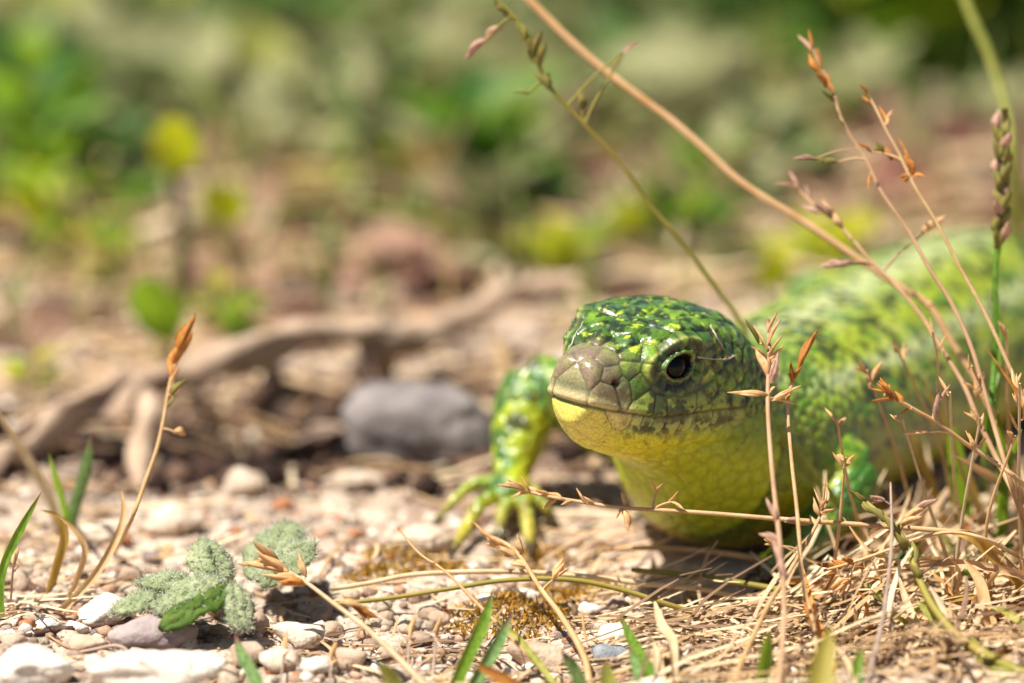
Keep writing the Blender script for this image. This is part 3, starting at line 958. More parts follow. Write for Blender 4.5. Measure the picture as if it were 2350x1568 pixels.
M['olive'] = surf('olive_stem', lin('#8c8a36'), lin('#a8934a'), rough=.55, scale=1.2, trans=.25, vary=.1, c3=lin('#a3704a'))
M['green'] = surf('green_blade', lin('#3f6a1c'), lin('#7a9c38'), rough=.45, scale=1.0, stretch=(16, 16, 1.5), trans=.4, vary=.12, c3=lin('#8fa548'), tcol=lin('#93b02a'), tip=lin('#6b4a2c'))
M['greytip'] = surf('blueish_blade', lin('#53743c'), lin('#8ba868'), rough=.5, scale=1.0, stretch=(16, 16, 1.5), trans=.35, vary=.1, tip=lin('#7a4a4a'))
M['yellow'] = surf('yellowing_blade', lin('#a5823a'), lin('#c7a95c'), rough=.55, scale=1.0, stretch=(14, 14, 1.2), trans=.45, vary=.12, c3=lin('#9a9a4a'), tcol=lin('#c9a24a'))
M['ygreen'] = surf('yellow_green_blade', lin('#8a9438'), lin('#b5b062'), rough=.5, scale=1.0, stretch=(14, 14, 1.2), trans=.45, vary=.12)
M['grey'] = surf('grey_stem', lin('#a08a7c'), lin('#bda593'), rough=.65, scale=3.0, trans=.15, vary=.1)
M['wood'] = surf('weathered_wood', lin('#a68c76'), lin('#c0a78f'), rough=.85, scale=1.4, stretch=(1, 1, 1), vary=.08, bump=.06, bscale=9, c3=lin('#8d7464'))
M['darkwood'] = surf('dark_twig', lin('#4a352c'), lin('#6b5044'), rough=.85, scale=2.5, vary=.1, bump=.05, bscale=12, c3=lin('#8a6f60'))
M['leafbright'] = surf('bright_leaf', lin('#a6ac22'), lin('#c2bc30'), rough=.45, scale=1.2, trans=.5, vary=.12, tcol=lin('#c4cc1e'))
M['leafgreen'] = surf('green_leaf', lin('#587f22'), lin('#7a9a30'), rough=.45, scale=1.2, trans=.45, vary=.2, tcol=lin('#9cbf28'))
M['leafdark'] = surf('dark_green_leaf', lin('#2f5020'), lin('#44682c'), rough=.5, scale=1.2, trans=.3, vary=.2, tcol=lin('#5f8a20'))
M['sage'] = surf('downy_leaf', lin('#85865e'), lin('#a3a17a'), rough=.9, scale=1.5, trans=.25, vary=.16, spec=.1, c3=lin('#bdbb98'))
M['sagegreen'] = surf('downy_green_leaf', lin('#6d7d49'), lin('#8a9463'), rough=.9, scale=1.5, trans=.25, vary=.18, spec=.1)
M['deadleaf'] = surf('dead_leaf', lin('#8a6a58'), lin('#aa8873'), rough=.8, scale=1.5, trans=.2, vary=.18, bump=.03, bscale=6, c3=lin('#c3a894'))
M['redleaf'] = surf('red_brown_leaf', lin('#70483c'), lin('#8c6254'), rough=.8, scale=1.5, trans=.2, vary=.15)
M['tanleaf'] = surf('tan_leaf', lin('#b48c4e'), lin('#cca968'), rough=.8, scale=1.5, trans=.3, vary=.15)

# ------------------------------------------------------------------ plant pieces
def ovoid(L, r, seg=6, rings=6, gape=0.0):
    V, F = [], []
    for i in range(rings + 1):
        t = i / rings
        rr = r * (math.sin(math.pi * min(t * .92 + .06, 1)) ** .8) * (1 - .35 * t)
        if i == rings: rr = r * .02
        for j in range(seg):
            a = 2 * math.pi * j / seg
            V.append((rr * math.cos(a), rr * .62 * math.sin(a), t * L))
    for i in range(rings):
        for j in range(seg):
            k = (j + 1) % seg
            F.append((i * seg + j, i * seg + k, (i + 1) * seg + k, (i + 1) * seg + j))
    return np.array(V), np.array(F)

def husk_mesh(kind):
    """unit spikelet along +Z: a few pointed husks, folded over one another"""
    r = np.random.default_rng(len(kind) * 7 + ord(kind[0]))
    lay = {'closed': [(0, 0, 1, .17), (.10, .5, .82, .14), (-.10, 2.4, .72, .13)],
           'open': [(.30, 0, .95, .10), (-.28, .4, .85, .10), (.05, 1.5, .7, .10)],
           'single': [(0, 0, 1, .13), (.12, 1.7, .5, .08)],
           'ragged': [(.18, 0, 1, .12), (-.2, .5, .8, .12), (.05, 1.2, .9, .14), (.38, 2.6, .6, .07), (-.36, 2.2, .55, .07)]}[kind]
    Vs, Fs, o = [], [], 0
    for tilt, roll, L, w in lay:
        v, f = ovoid(L, w)
        v[:, 0] += .05 * np.sin(v[:, 2] * 5 + roll)
        R = rotm(roll, 0, 0) @ np.array(Matrix.Rotation(tilt, 3, 'Y'))
        v = v @ R.T
        Vs.append(v); Fs.append(f + o); o += len(v)
    return np.concatenate(Vs), np.concatenate(Fs)
HUSK = {}
def husk(kind, mat):
    k = (kind, mat)
    if k not in HUSK:
        v, f = husk_mesh(kind)
        HUSK[k] = mesh_from('spikelet', v, f, M[mat])
    return HUSK[k]

def aim(o, base, tip, width, roll=0.0):
    d = tip - base
    L = d.length
    q = d.to_track_quat('Z', 'Y') @ Matrix.Rotation(roll, 3, 'Z').to_quaternion()
    o.rotation_mode = 'QUATERNION'
    o.rotation_quaternion = q
    o.scale = (width, width, L)

def path(pts):
    """(px, py, d) with d given at least at both ends; 'g' rests it on the ground"""
    P = [list(p) + [None] * (3 - len(p)) for p in pts]
    for p in P:
        if p[2] == 'g':
            w = on_ground(p[0], min(p[1], 1640)); p[2] = (w - C0).dot(FWD)
    L = [0]
    for a, b in zip(P, P[1:]): L.append(L[-1] + math.hypot(a[0] - b[0], a[1] - b[1]))
    kn = [(l, p[2]) for l, p in zip(L, P) if p[2] is not None]
    for l, p in zip(L, P):
        if p[2] is None: p[2] = float(np.interp(l, [k[0] for k in kn], [k[1] for k in kn]))
    return [W(*p) for p in P], P

def grass(label, pts, r0, r1, mat, spikes=(), cat='grass stem', group=None, name='dry_grass_stem', seg=6, n=None, hm='husk', hk='closed', joints=()):
    """one stalk with its side branches and spikelets. r in photograph pixels"""
    w, P = path(pts)
    base = w[-1].copy()
    root = empty(name, base, label, cat, group)
    v, f = tube(w, [r1 * UPP, (r0 + r1) * .5 * UPP, r0 * UPP], n=n or max(14, 6 * len(w)), seg=seg)
    v = v - np.array(base)
    obj('stalk', mesh_from('stalk', v, f, M[mat]), root)
    for jx, jy in joints:
        k = min(range(len(P)), key=lambda i: (P[i][0] - jx) ** 2 + (P[i][1] - jy) ** 2)
        bm = bmesh.new(); bmesh.ops.create_icosphere(bm, subdivisions=1, radius=r0 * UPP * 1.5)
        me = bpy.data.meshes.new('node'); bm.to_mesh(me); bm.free(); me.materials.append(M[mat])
        obj('node', me, root, w[k] - base)
    C = catmull(w, 60)
    for sp in spikes:
        x0, y0, x1, y1, wd = sp[:5]
        kind = sp[5] if len(sp) > 5 and sp[5] else hk
        mt = sp[6] if len(sp) > 6 and sp[6] else hm
        at = sp[7] if len(sp) > 7 else None
        # nearest point of the stalk as seen
        dd = C - np.array(C0)
        dep_ = dd @ np.array(FWD)
        sx = 1175 + (dd @ np.array(RGT)) / ((DIST + dep_) / DIST) / UPP
        sy = 784 - (dd @ np.array(UPV)) / ((DIST + dep_) / DIST) / UPP
        tx, ty = at if at else (x0, y0)
        k = int(np.argmin((sx - tx) ** 2 + (sy - ty) ** 2))
        d0 = float(dep_[k])
        b = W(x0, y0, d0 + random.uniform(-.06, .06)); t = W(x1, y1, d0 + random.uniform(-.25, .25))
        o = obj('spikelet', husk(kind, mt), root, b - base)
        aim(o, b, t, wd * UPP * 6.2, random.uniform(0, 3.1))
        gap = (b - Vector(C[k])).length
        if gap > 5 * UPP:
            q = Vector(C[k])
            mid = q * .5 + b * .5 + Vector((0, 0, .06 * gap))
            vv, ff = tube([q, mid, b], [max(r1, 1.6) * UPP * .8, max(r1, 1.6) * UPP * .55], n=8, seg=5)
            obj('branchlet', mesh_from('branchlet', vv - np.array(base), ff, M[mat]), root)
    return root

def blade_mesh(w, width, mat, n=16, fold=.5, twist=0.0, flat=False, taper=.9, base=None):
    C = catmull(w, n)
    T, N, B = frames(C)
    view = np.array(FWD)
    V = []
    for k in range(n):
        t = k / (n - 1)
        ww = width * .5 * (min(1, (t + .04) * 6) ** .7) * (1 if t > .35 else (1 - taper) + taper * (t / .35) ** .75) if not flat else width * .5
        s = np.cross(T[k], view); s /= np.linalg.norm(s) + 1e-9
        nn = np.cross(s, T[k])
        a = twist * t
        s2 = s * math.cos(a) + nn * math.sin(a); n2 = nn * math.cos(a) - s * math.sin(a)
        V += [C[k] - s2 * ww, C[k] - s2 * ww * .5 + n2 * ww * fold * .7, C[k] + n2 * ww * fold, C[k] + s2 * ww * .5 + n2 * ww * fold * .7, C[k] + s2 * ww]
    F = []
    for k in range(n - 1):
        for j in range(4): F.append((k * 5 + j, k * 5 + j + 1, (k + 1) * 5 + j + 1, (k + 1) * 5 + j))
    V = np.array(V)
    if base is not None: V = V - np.array(base)
    return mesh_from('blade', V, F, M[mat])

def blade(label, pts, wpx, mat, twist=.6, fold=.5, name='grass_blade', cat='grass blade', group=None, taper=.9):
    """a single leaf blade; the first point is the tip, the last is where it leaves the ground"""
    w, P = path(pts)
    o = obj(name, blade_mesh(w, wpx * UPP, mat, n=max(14, 5 * len(w)), fold=fold, twist=twist, taper=taper, base=w[-1]), None, w[-1])
    return tag(o, label, cat, group)

def adopt(o, root, name):
    o.location = o.location - root.location
    o.parent = root
    o.name = name
    return o

# ------------------------------------------------------------------ stalks that can be told apart
grass('thick reddish dry grass stalk slanting across the picture in front of the green back',
      [(1150, -70, 4.6), (1215, 0), (1300, 85), (1400, 172), (1560, 292), (1700, 418), (1830, 500), (1960, 588), (2060, 655), (2132, 700), (2180, 780), (2255, 900), (2330, 1090, 3.0), (2380, 1260, 'g')], 8, 11, 'pink', joints=[(2132, 700)], n=70)
o = grass('olive grass stalk with greenish seed head rising behind the lizard head',
      [(1120, -20, 2.4), (1150, 12), (1190, 52), (1232, 140), (1268, 208), (1336, 280), (1420, 372), (1500, 480), (1560, 552), (1622, 632), (1700, 742), (1770, 890), (1850, 1030), (1930, 1130), (2040, 1250, 'g')], 7, 4, 'olive', n=70, hm='greenhusk',
      spikes=[(1150, 60, 1105, 100, 13, 'closed', 'pinkhusk'), (1115, 92, 1062, 135, 13, 'closed', 'pinkhusk', (1150, 60)), (1160, 30, 1130, -10, 10), (1178, 45, 1150, 8, 10), (1205, 95, 1185, 40, 12), (1215, 115, 1205, 55, 12), (1225, 130, 1238, 70, 13),
              (1236, 150, 1215, 90, 14), (1240, 150, 1248, 95, 14), (1262, 205, 1232, 160, 14), (1255, 200, 1258, 165, 11), (1334, 250, 1332, 200, 13, None, None, (1336, 278)), (1404, 170, 1432, 118, 8, 'single', 'greenhusk', (1338, 280)), (1430, 122, 1466, 95, 9, 'single', 'pinkhusk', (1420, 140)),
              (1215, 212, 1172, 210, 6, 'single')])
grass('slender dry stalk with purple tipped spikelets, its top fork highest beside the green background',
      [(1862, 92, 2.4), (1876, 140), (1910, 205), (1932, 275), (1990, 370), (2022, 440), (2080, 522), (2130, 612), (2180, 690), (2230, 800), (2282, 980), (2330, 1140, .6), (2385, 1300, 'g')], 8, 3.5, 'purple', n=70, hm='orange',
      spikes=[(1862, 118, 1832, 78, 8, 'single', 'pinkhusk'), (1862, 118, 1858, 65, 8, 'single'), (1880, 165, 1852, 122, 10), (1884, 160, 1876, 105, 8, 'single'), (1898, 200, 1872, 160, 10), (1910, 212, 1896, 160, 9, 'single'), (1912, 232, 1888, 205, 8, None, 'greenhusk'), (1926, 268, 1906, 240, 6, 'single', 'greenhusk'), (1938, 292, 1918, 268, 6, 'single', 'greenhusk'),
              (1922, 372, 1866, 364, 9, 'closed', 'greenhusk', (1990, 372)), (1872, 364, 1818, 362, 7, 'closed', 'pinkhusk', (1922, 372)), (1998, 400, 1992, 435, 5, 'single')])
grass('thin orange stalk with bare forked spikelets next to the purple tipped one',
      [(1984, 205, 1.9), (2010, 250), (2034, 300), (2062, 350), (2100, 430), (2150, 512), (2202, 612), (2262, 722), (2312, 832), (2350, 920), (2400, 1080, .6), (2440, 1330, 'g')], 7, 3.5, 'tan', n=60, hm='orange', hk='single',
      spikes=[(1990, 215, 1974, 190, 7), (2008, 248, 1978, 218, 6), (2034, 282, 2018, 242, 6), (2034, 285, 2046, 250, 7, None, 'husk'), (2000, 348, 1966, 326, 8, None, None, (2050, 372)), (2028, 352, 2004, 328, 9, 'ragged', 'greenhusk', (2052, 374)), (2048, 368, 2020, 330, 9, 'closed'), (2092, 385, 2062, 312, 7), (2096, 402, 2078, 352, 11, 'closed'), (2096, 405, 2064, 412, 9, 'ragged'), (2096, 405, 2122, 400, 8)])
grass('blurred stalk with pinkish and whitish spikelets in front of the lizard back',
      [(1826, 430, 3.0), (1870, 472), (1922, 512), (1992, 592), (2062, 662), (2112, 722), (2162, 802), (2212, 884), (2244, 962), (2292, 1062), (2350, 1180, .8), (2390, 1290, 'g')], 9, 4, 'purple', n=60, hm='pinkhusk',
      spikes=[(1822, 426, 1776, 422, 8, 'single'), (1830, 432, 1812, 390, 8, 'single'), (1866, 470, 1846, 420, 9, 'single'), (1880, 490, 1832, 468, 10), (1906, 500, 1872, 462, 14), (1915, 500, 1886, 455, 13, None, 'husk'), (1934, 520, 1908, 482, 12, None, 'husk'),
              (1938, 610, 1880, 606, 13, None, None, (2010, 612)), (1960, 600, 1900, 610, 11, None, None, (2010, 612)), (2118, 538, 2168, 492, 12, None, 'husk', (2062, 590))])
spike = grass('dark green flowering grass spike with purple tip standing upright before the lizard flank',
      [(2306, 250, 2.8), (2312, 360), (2306, 470), (2292, 560), (2284, 640), (2285, 760), (2280, 860), (2270, 980, 2.0), (2262, 1130, 'g')], 9, 7, 'green', n=50, hm='greenhusk', name='green_grass_stem',
      spikes=[(2300 + (8 if k % 2 else -8) - k * .3, 300 + k * 17, 2300 + (14 if k % 2 else -12), 250 + k * 17, 15, 'closed', 'greenhusk' if k % 3 else 'pinkhusk') for k in range(17)])
adopt(blade(None, [(2292, 565, 2.7), (2280, 640), (2292, 720), (2286, 860), (2268, 1000, 2.2), (2262, 1125, 'g')], 28, 'green', twist=.3, cat=None), spike, 'leaf')
# beside the head
grass('purplish dry stalk with pale spikelets closest to the lizard neck',
      [(1762, 735, .5), (1765, 800), (1762, 930), (1772, 1080), (1790, 1250), (1800, 1400), (1788, 1568), (1784, 1640, 'g')], 7.5, 5, 'purple', n=60, hm='husk',
      spikes=[(1742, 790, 1712, 730, 8, 'single', 'greenhusk'), (1762, 770, 1782, 712, 7, 'single'), (1762, 790, 1790, 728, 7, 'single'), (1760, 800, 1728, 742, 8, 'single'), (1764, 815, 1798, 765, 7, 'single'), (1762, 825, 1724, 792, 8, 'single'), (1764, 840, 1796, 790, 9, 'single'),
              (1764, 868, 1738, 800, 13, 'closed'), (1768, 880, 1788, 806, 14, 'closed', 'pinkhusk'), (1760, 905, 1668, 900, 10, 'closed', 'husk', (1762, 915)), (1766, 912, 1840, 930, 7, 'single'), (1764, 905, 1782, 880, 6, 'single'), (1768, 920, 1840, 884, 9, 'closed', 'husk'),
              (1782, 1200, 1760, 1140, 9, 'closed', 'pinkhusk'), (1788, 1240, 1742, 1222, 9, 'closed', 'pinkhusk'), (1790, 1300, 1778, 1235, 11, 'closed', 'pinkhusk'), (1806, 1330, 1786, 1262, 11, 'closed', 'pinkhusk')])
straight = grass('thin straight stalk with one orange spikelet leaning right, before the lizard shoulder',
      [(1818, 878, .35), (1808, 930), (1816, 1050), (1830, 1180), (1842, 1330), (1866, 1430), (1880, 1560, 'g')], 6, 4, 'tan', n=50, hm='orange',
      spikes=[(1832, 845, 1876, 752, 12, 'closed', 'orange', (1820, 880)), (1820, 880, 1812, 830, 9, 'ragged', 'orange'), (1824, 870, 1838, 838, 7, 'single', 'orange'), (1812, 905, 1790, 930, 6, 'single')])
adopt(blade(None, [(1838, 1285, 0.1), (1860, 1400), (1886, 1470), (1930, 1580, 'g')], 26, 'orange', twist=.4, cat=None), straight, 'sheath')
grass('arching straw with orange seed tuft low before the lizard flank',
      [(2030, 905, -.6), (2072, 925), (2112, 948), (2155, 972), (2222, 1022), (2290, 1066), (2350, 1112, .2), (2470, 1230, 'g')], 7, 4.5, 'tan', n=40, hm='orange',
      spikes=[(2045, 912, 2012, 868, 11, 'ragged'), (2062, 920, 2018, 878, 12, 'closed'), (2072, 928, 2030, 890, 12, 'closed'), (2042, 905, 1994, 890, 7, 'single'), (2050, 918, 2000, 918, 7, 'single'), (2090, 938, 2066, 950, 6, 'single'), (2150, 965, 2152, 900, 9, 'closed', 'pinkhusk', (2150, 972)), (2158, 920, 2180, 880, 5, 'single', 'pinkhusk', (2150, 965)), (2152, 905, 2148, 872, 5, 'single', 'pinkhusk', (2150, 960)), (2130, 992, 2072, 995, 8, 'closed', 'husk', (2180, 992))])
grass('long straw lying level in front of the yellow chest, spikelets at its tip',
      [(1190, 1122, .5), (1250, 1138), (1332, 1152), (1432, 1166), (1600, 1176), (1800, 1192), (2000, 1206), (2180, 1220, .1), (2240, 1230), (2300, 1285), (2350, 1335), (2440, 1420, 'g')], 7.5, 4, 'tan', n=80, hm='husk', hk='single',
      spikes=[(1200, 1122, 1140, 1110, 9, 'closed'), (1205, 1125, 1165, 1098, 8), (1215, 1128, 1195, 1090, 6), (1215, 1130, 1172, 1138, 7), (1240, 1138, 1208, 1112, 8), (1262, 1140, 1228, 1122, 8), (1290, 1145, 1258, 1128, 8), (1275, 1150, 1244, 1165, 8), (1315, 1150, 1285, 1158, 7), (1340, 1152, 1322, 1118, 7), (1362, 1156, 1338, 1138, 6),
              (1434, 1160, 1428, 1128, 7, 'closed'), (1430, 1170, 1446, 1222, 11, 'closed'), (1428, 1168, 1412, 1190, 6), (1505, 1130, 1488, 1092, 6, None, None, (1505, 1170)), (1505, 1132, 1520, 1108, 7, None, None, (1505, 1168)), (1536, 1155, 1558, 1125, 7, None, None, (1508, 1168)), (1540, 1152, 1572, 1168, 7, None, None, (1508, 1168)),
              (1800, 1196, 1862, 1200, 10, 'closed', 'pinkhusk')])
grass('crooked straw rising from the bottom edge with curled spikelets before the lizard elbow',
      [(1892, 1112, .3), (1902, 1140), (1884, 1180), (1864, 1222), (1812, 1312), (1762, 1392), (1702, 1520), (1676, 1600, 'g')], 8, 3, 'tan', n=50, hm='husk', hk='single',
      spikes=[(1890, 1160, 1894, 1096, 6), (1888, 1165, 1866, 1118, 6), (1880, 1185, 1866, 1140, 8, 'closed'), (1884, 1175, 1896, 1140, 7), (1888, 1180, 1914, 1166, 8), (1872, 1210, 1860, 1180, 7), (1790, 1252, 1748, 1236, 8, 'ragged', 'husk', (1838, 1262)), (1770, 1246, 1752, 1228, 6, 'single', 'husk', (1790, 1250))])
grass('grey upright stalk beside the green spikelet in the lower right tangle',
      [(2044, 1108, -.2), (2046, 1250), (2032, 1380), (2020, 1450), (1990, 1568), (1984, 1630, 'g')], 7, 3, 'grey', n=40, spikes=[(2030, 1150, 1994, 1142, 9, 'ragged', 'pinkhusk', (2044, 1160))])
grass('green and purple spiked grass stem sagging towards the lower right corner',
      [(1964, 1134, .2), (2010, 1172), (2056, 1212), (2090, 1278), (2110, 1330), (2140, 1390), (2200, 1462), (2280, 1512), (2380, 1560, 'g')], 13, 6, 'olive', n=60, hm='greenhusk', name='green_grass_stem',
      spikes=[(1990, 1158, 1948, 1122, 9, 'closed'), (2008, 1180, 1968, 1140, 10, 'closed'), (2030, 1196, 1996, 1160, 11, 'closed'), (2060, 1230, 2026, 1180, 12, 'closed'), (2080, 1262, 2048, 1214, 12, 'closed'), (2094, 1290, 2066, 1240, 12, 'closed'), (2100, 1290, 2096, 1238, 10, 'closed'), (2112, 1335, 2090, 1290, 11, 'closed'),
              (2080, 1190, 2128, 1160, 10, 'closed', 'husk', (2064, 1222)), (2066, 1208, 2116, 1182, 10, 'closed', 'husk'), (2100, 1172, 2152, 1142, 9, 'closed', 'pinkhusk', (2072, 1200))])
blade('wide yellow straw leaf bent over at the tangle edge', [(2180, 1222, .1), (2230, 1232, 0), (2282, 1275), (2330, 1322), (2420, 1410, 'g')], 34, 'yellow', twist=.4, taper=.6)
grass('thin dry stalk bowed down with a spray of small orange husks near the ground',
      [(1890, 1310, -.2), (1960, 1290), (2040, 1262), (2110, 1235), (2190, 1222), (2280, 1246, -.2), (2420, 1330, 'g')], 6, 3.5, 'tan', n=40, hm='orange',
      spikes=[(1930, 1305, 1872, 1292, 8, 'closed'), (1945, 1300, 1905, 1285, 9, 'closed'), (1960, 1296, 1932, 1278, 8, 'closed'), (1920, 1318, 1885, 1322, 7, 'single'), (1925, 1322, 1890, 1352, 8, 'single'), (1950, 1330, 1905, 1362, 14, 'ragged', 'husk', (1975, 1300)), (1985, 1305, 1958, 1300, 6, 'single'), (2020, 1330, 1978, 1325, 6, 'single')])
# left and centre foreground
o = grass('bleached oat like seed head bending over woolly leaves in the foreground',
      [(640, 1300, -.4), (700, 1335), (762, 1382), (852, 1452), (962, 1560), (1010, 1620, 'g')], 9, 4, 'pale', n=40, hm='husk', hk='ragged',
      spikes=[(640, 1298, 582, 1238, 12, 'closed', 'husk'), (645, 1305, 535, 1290, 8, 'single', 'husk'), (655, 1310, 580, 1262, 14), (660, 1312, 560, 1285, 14, 'closed'), (685, 1330, 600, 1318, 15, 'ragged', 'husk'), (700, 1342, 640, 1332, 12, 'closed', 'orange'), (702, 1325, 684, 1265, 11, 'closed', 'husk'), (790, 1375, 872, 1425, 12, 'ragged', 'orange', (762, 1382)), (780, 1378, 850, 1395, 10, 'closed', 'husk', (765, 1384))])
grass('lone brown seed head on a thin curved stalk at the far side of the gravel',
      [(446, 722, 2.2), (428, 780), (402, 838), (386, 900), (376, 960), (360, 1030), (332, 1110), (300, 1196, 1.0), (262, 1270, 'g')], 6, 4, 'tan', n=50, hm='orange',
      spikes=[(404, 815, 448, 718, 15, 'closed'), (398, 840, 438, 760, 15, 'closed'), (392, 850, 412, 780, 13, 'closed'), (396, 870, 398, 800, 11, 'closed'), (392, 890, 410, 835, 9, 'single', 'husk'), (392, 905, 428, 868, 9, 'closed', 'greenhusk'), (388, 915, 412, 890, 8, 'single', 'husk'), (382, 932, 408, 906, 8, 'single', 'greenhusk'), (398, 990, 430, 996, 12, 'closed', 'yellowhusk' if 'yellowhusk' in M else 'husk', (368, 985))])
blade('curved orange dead blade at the foot of the lone seed head', [(280, 1128, 1.2), (284, 1180), (268, 1235), (225, 1310), (170, 1372), (120, 1420, 'g')], 18, 'tan', twist=.4, taper=.5)
twig = grass('thin brown twig leaning in front of the lizard toes',
      [(914, 1212, -.1), (962, 1270), (1022, 1312), (1102, 1392), (1162, 1452), (1282, 1580, -2.0), (1310, 1620, 'g')], 5.5, 2.5, 'pink', n=50, name='thin_twig', cat='twig', spikes=[(1005, 1296, 945, 1280, 3, 'single', 'pinkhusk')])
adopt(blade(None, [(1128, 1415, -1.0), (1190, 1468), (1250, 1540), (1290, 1600, 'g')], 16, 'ygreen', twist=.5, taper=.5, cat=None), twig, 'leaf')
grass('blurred russet seed head under the lizard hand',
      [(1105, 1222, 1.4), (1180, 1262), (1240, 1350), (1292, 1420), (1342, 1512), (1356, 1600, 'g')], 9, 4, 'tan', n=40, hm='husk',
      spikes=[(1130, 1240, 1082, 1195, 9, 'single'), (1160, 1262, 1110, 1230, 12, 'ragged'), (1185, 1280, 1140, 1255, 12, 'ragged'), (1200, 1270, 1185, 1225, 10), (1212, 1300, 1170, 1290, 10), (1270, 1330, 1300, 1285, 12, 'ragged', 'husk', (1245, 1355))])
grass('long pale straw lying flat below the lizard toes',
      [(762, 1352, .9), (850, 1338), (960, 1318), (1160, 1312), (1330, 1322), (1480, 1340), (1600, 1352, 1.2), (1700, 1372, 'g')], 7, 6, 'pale', n=50)
grass('olive straw lying flat just under the long pale one', [(760, 1388, .5), (900, 1372), (1040, 1350), (1160, 1332), (1300, 1330), (1420, 1352), (1540, 1390, .5), (1640, 1420, 'g')], 7, 5, 'olive', n=50)
grass('yellowish straw under the lizard chest pointing to its left hand', [(1450, 1308, 1.6), (1560, 1318), (1680, 1335), (1830, 1362, 1.0), (1980, 1400, 'g')], 9, 6, 'olive', n=40)
grass('dead twig lying in the shadow below the lizard chest', [(1380, 1262, 2.8), (1500, 1258), (1640, 1268), (1780, 1290, 2.3), (1830, 1300, 'g')], 9, 6, 'pink', n=30, name='thin_twig', cat='twig')
grass('rough dark twig on the ground under the dry straws', [(1290, 1432, 'g'), (1420, 1418), (1560, 1412), (1700, 1400), (1860, 1405, 'g')], 13, 9, 'wood', n=40, name='thin_twig', cat='twig')
M['woodfib'] = M['darkwood']
grass('frayed dark twig resting beside the curled leaf at the bottom edge', [(1685, 1520, 'g'), (1740, 1490), (1800, 1468), (1870, 1450, 'g')], 9, 5, 'darkwood', n=30, name='thin_twig', cat='twig')
blade('curled papery dry blade standing at the bottom edge', [(1502, 1380, -1.1), (1518, 1432), (1542, 1470), (1548, 1540), (1546, 1630, 'g')], 26, 'pale', twist=1.4, taper=.5)
blade('spotted green blade, taller of the pair below the lizard hand', [(1132, 1352, -1.2), (1112, 1425), (1082, 1490), (1052, 1560), (1040, 1630, 'g')], 31, 'green', twist=.5)
blade('green blade with purple tip, shorter of the pair below the lizard hand', [(1176, 1402, -1.4), (1150, 1465), (1112, 1530), (1080, 1590), (1072, 1640, 'g')], 31, 'greytip', twist=.5)
blade('pointed grey green blade alone among the white pebbles', [(538, 1452, -1.8), (556, 1505), (590, 1568), (604, 1640, 'g')], 28, 'greytip', twist=.4)
blade('bright green blade among stones at the bottom', [(1422, 1408, -1.2), (1450, 1470), (1490, 1540), (1510, 1620, 'g')], 26, 'green', twist=.5)
blade('short green blade beside the bright green one', [(1442, 1480, -1.8), (1462, 1540), (1478, 1630, 'g')], 22, 'greytip', twist=.4)
blade('upright green blade at the picture edge', [(96, 1128, .4), (50, 1210), (12, 1290), (0, 1350), (2, 1420, 'g')], 20, 'green', twist=.4)
blade('blurred green blade with bluish tip behind the gravel', [(212, 990, 2.6), (196, 1080), (172, 1160), (158, 1230, 'g')], 30, 'greytip', twist=.3)
blade('narrow blurred green blade next to the blueish tipped one', [(112, 1040, 2.6), (132, 1110), (150, 1180), (152, 1235, 'g')], 18, 'green', twist=.3)
blade('pale straw blade leaning from the picture edge', [(-20, 925, 3.2), (35, 1010), (80, 1080), (120, 1160), (140, 1240, 'g')], 24, 'pale', twist=.3)
blade('limp yellow blade curling beside the edge blade', [(92, 1170, 1.2), (130, 1185), (148, 1230), (130, 1300), (110, 1372, 'g')], 22, 'yellow', twist=.7)
blade('limp tan blade curling further from the edge', [(128, 1180, 1.0), (170, 1215), (195, 1260), (180, 1320), (150, 1390, 'g')], 16, 'tan', twist=.9)
blade('tan blade arched over the pale soil at the picture edge, blurred', [(-10, 640, 11), (30, 720), (60, 780), (72, 850), (45, 930, 'g')], 26, 'pale', twist=.3)
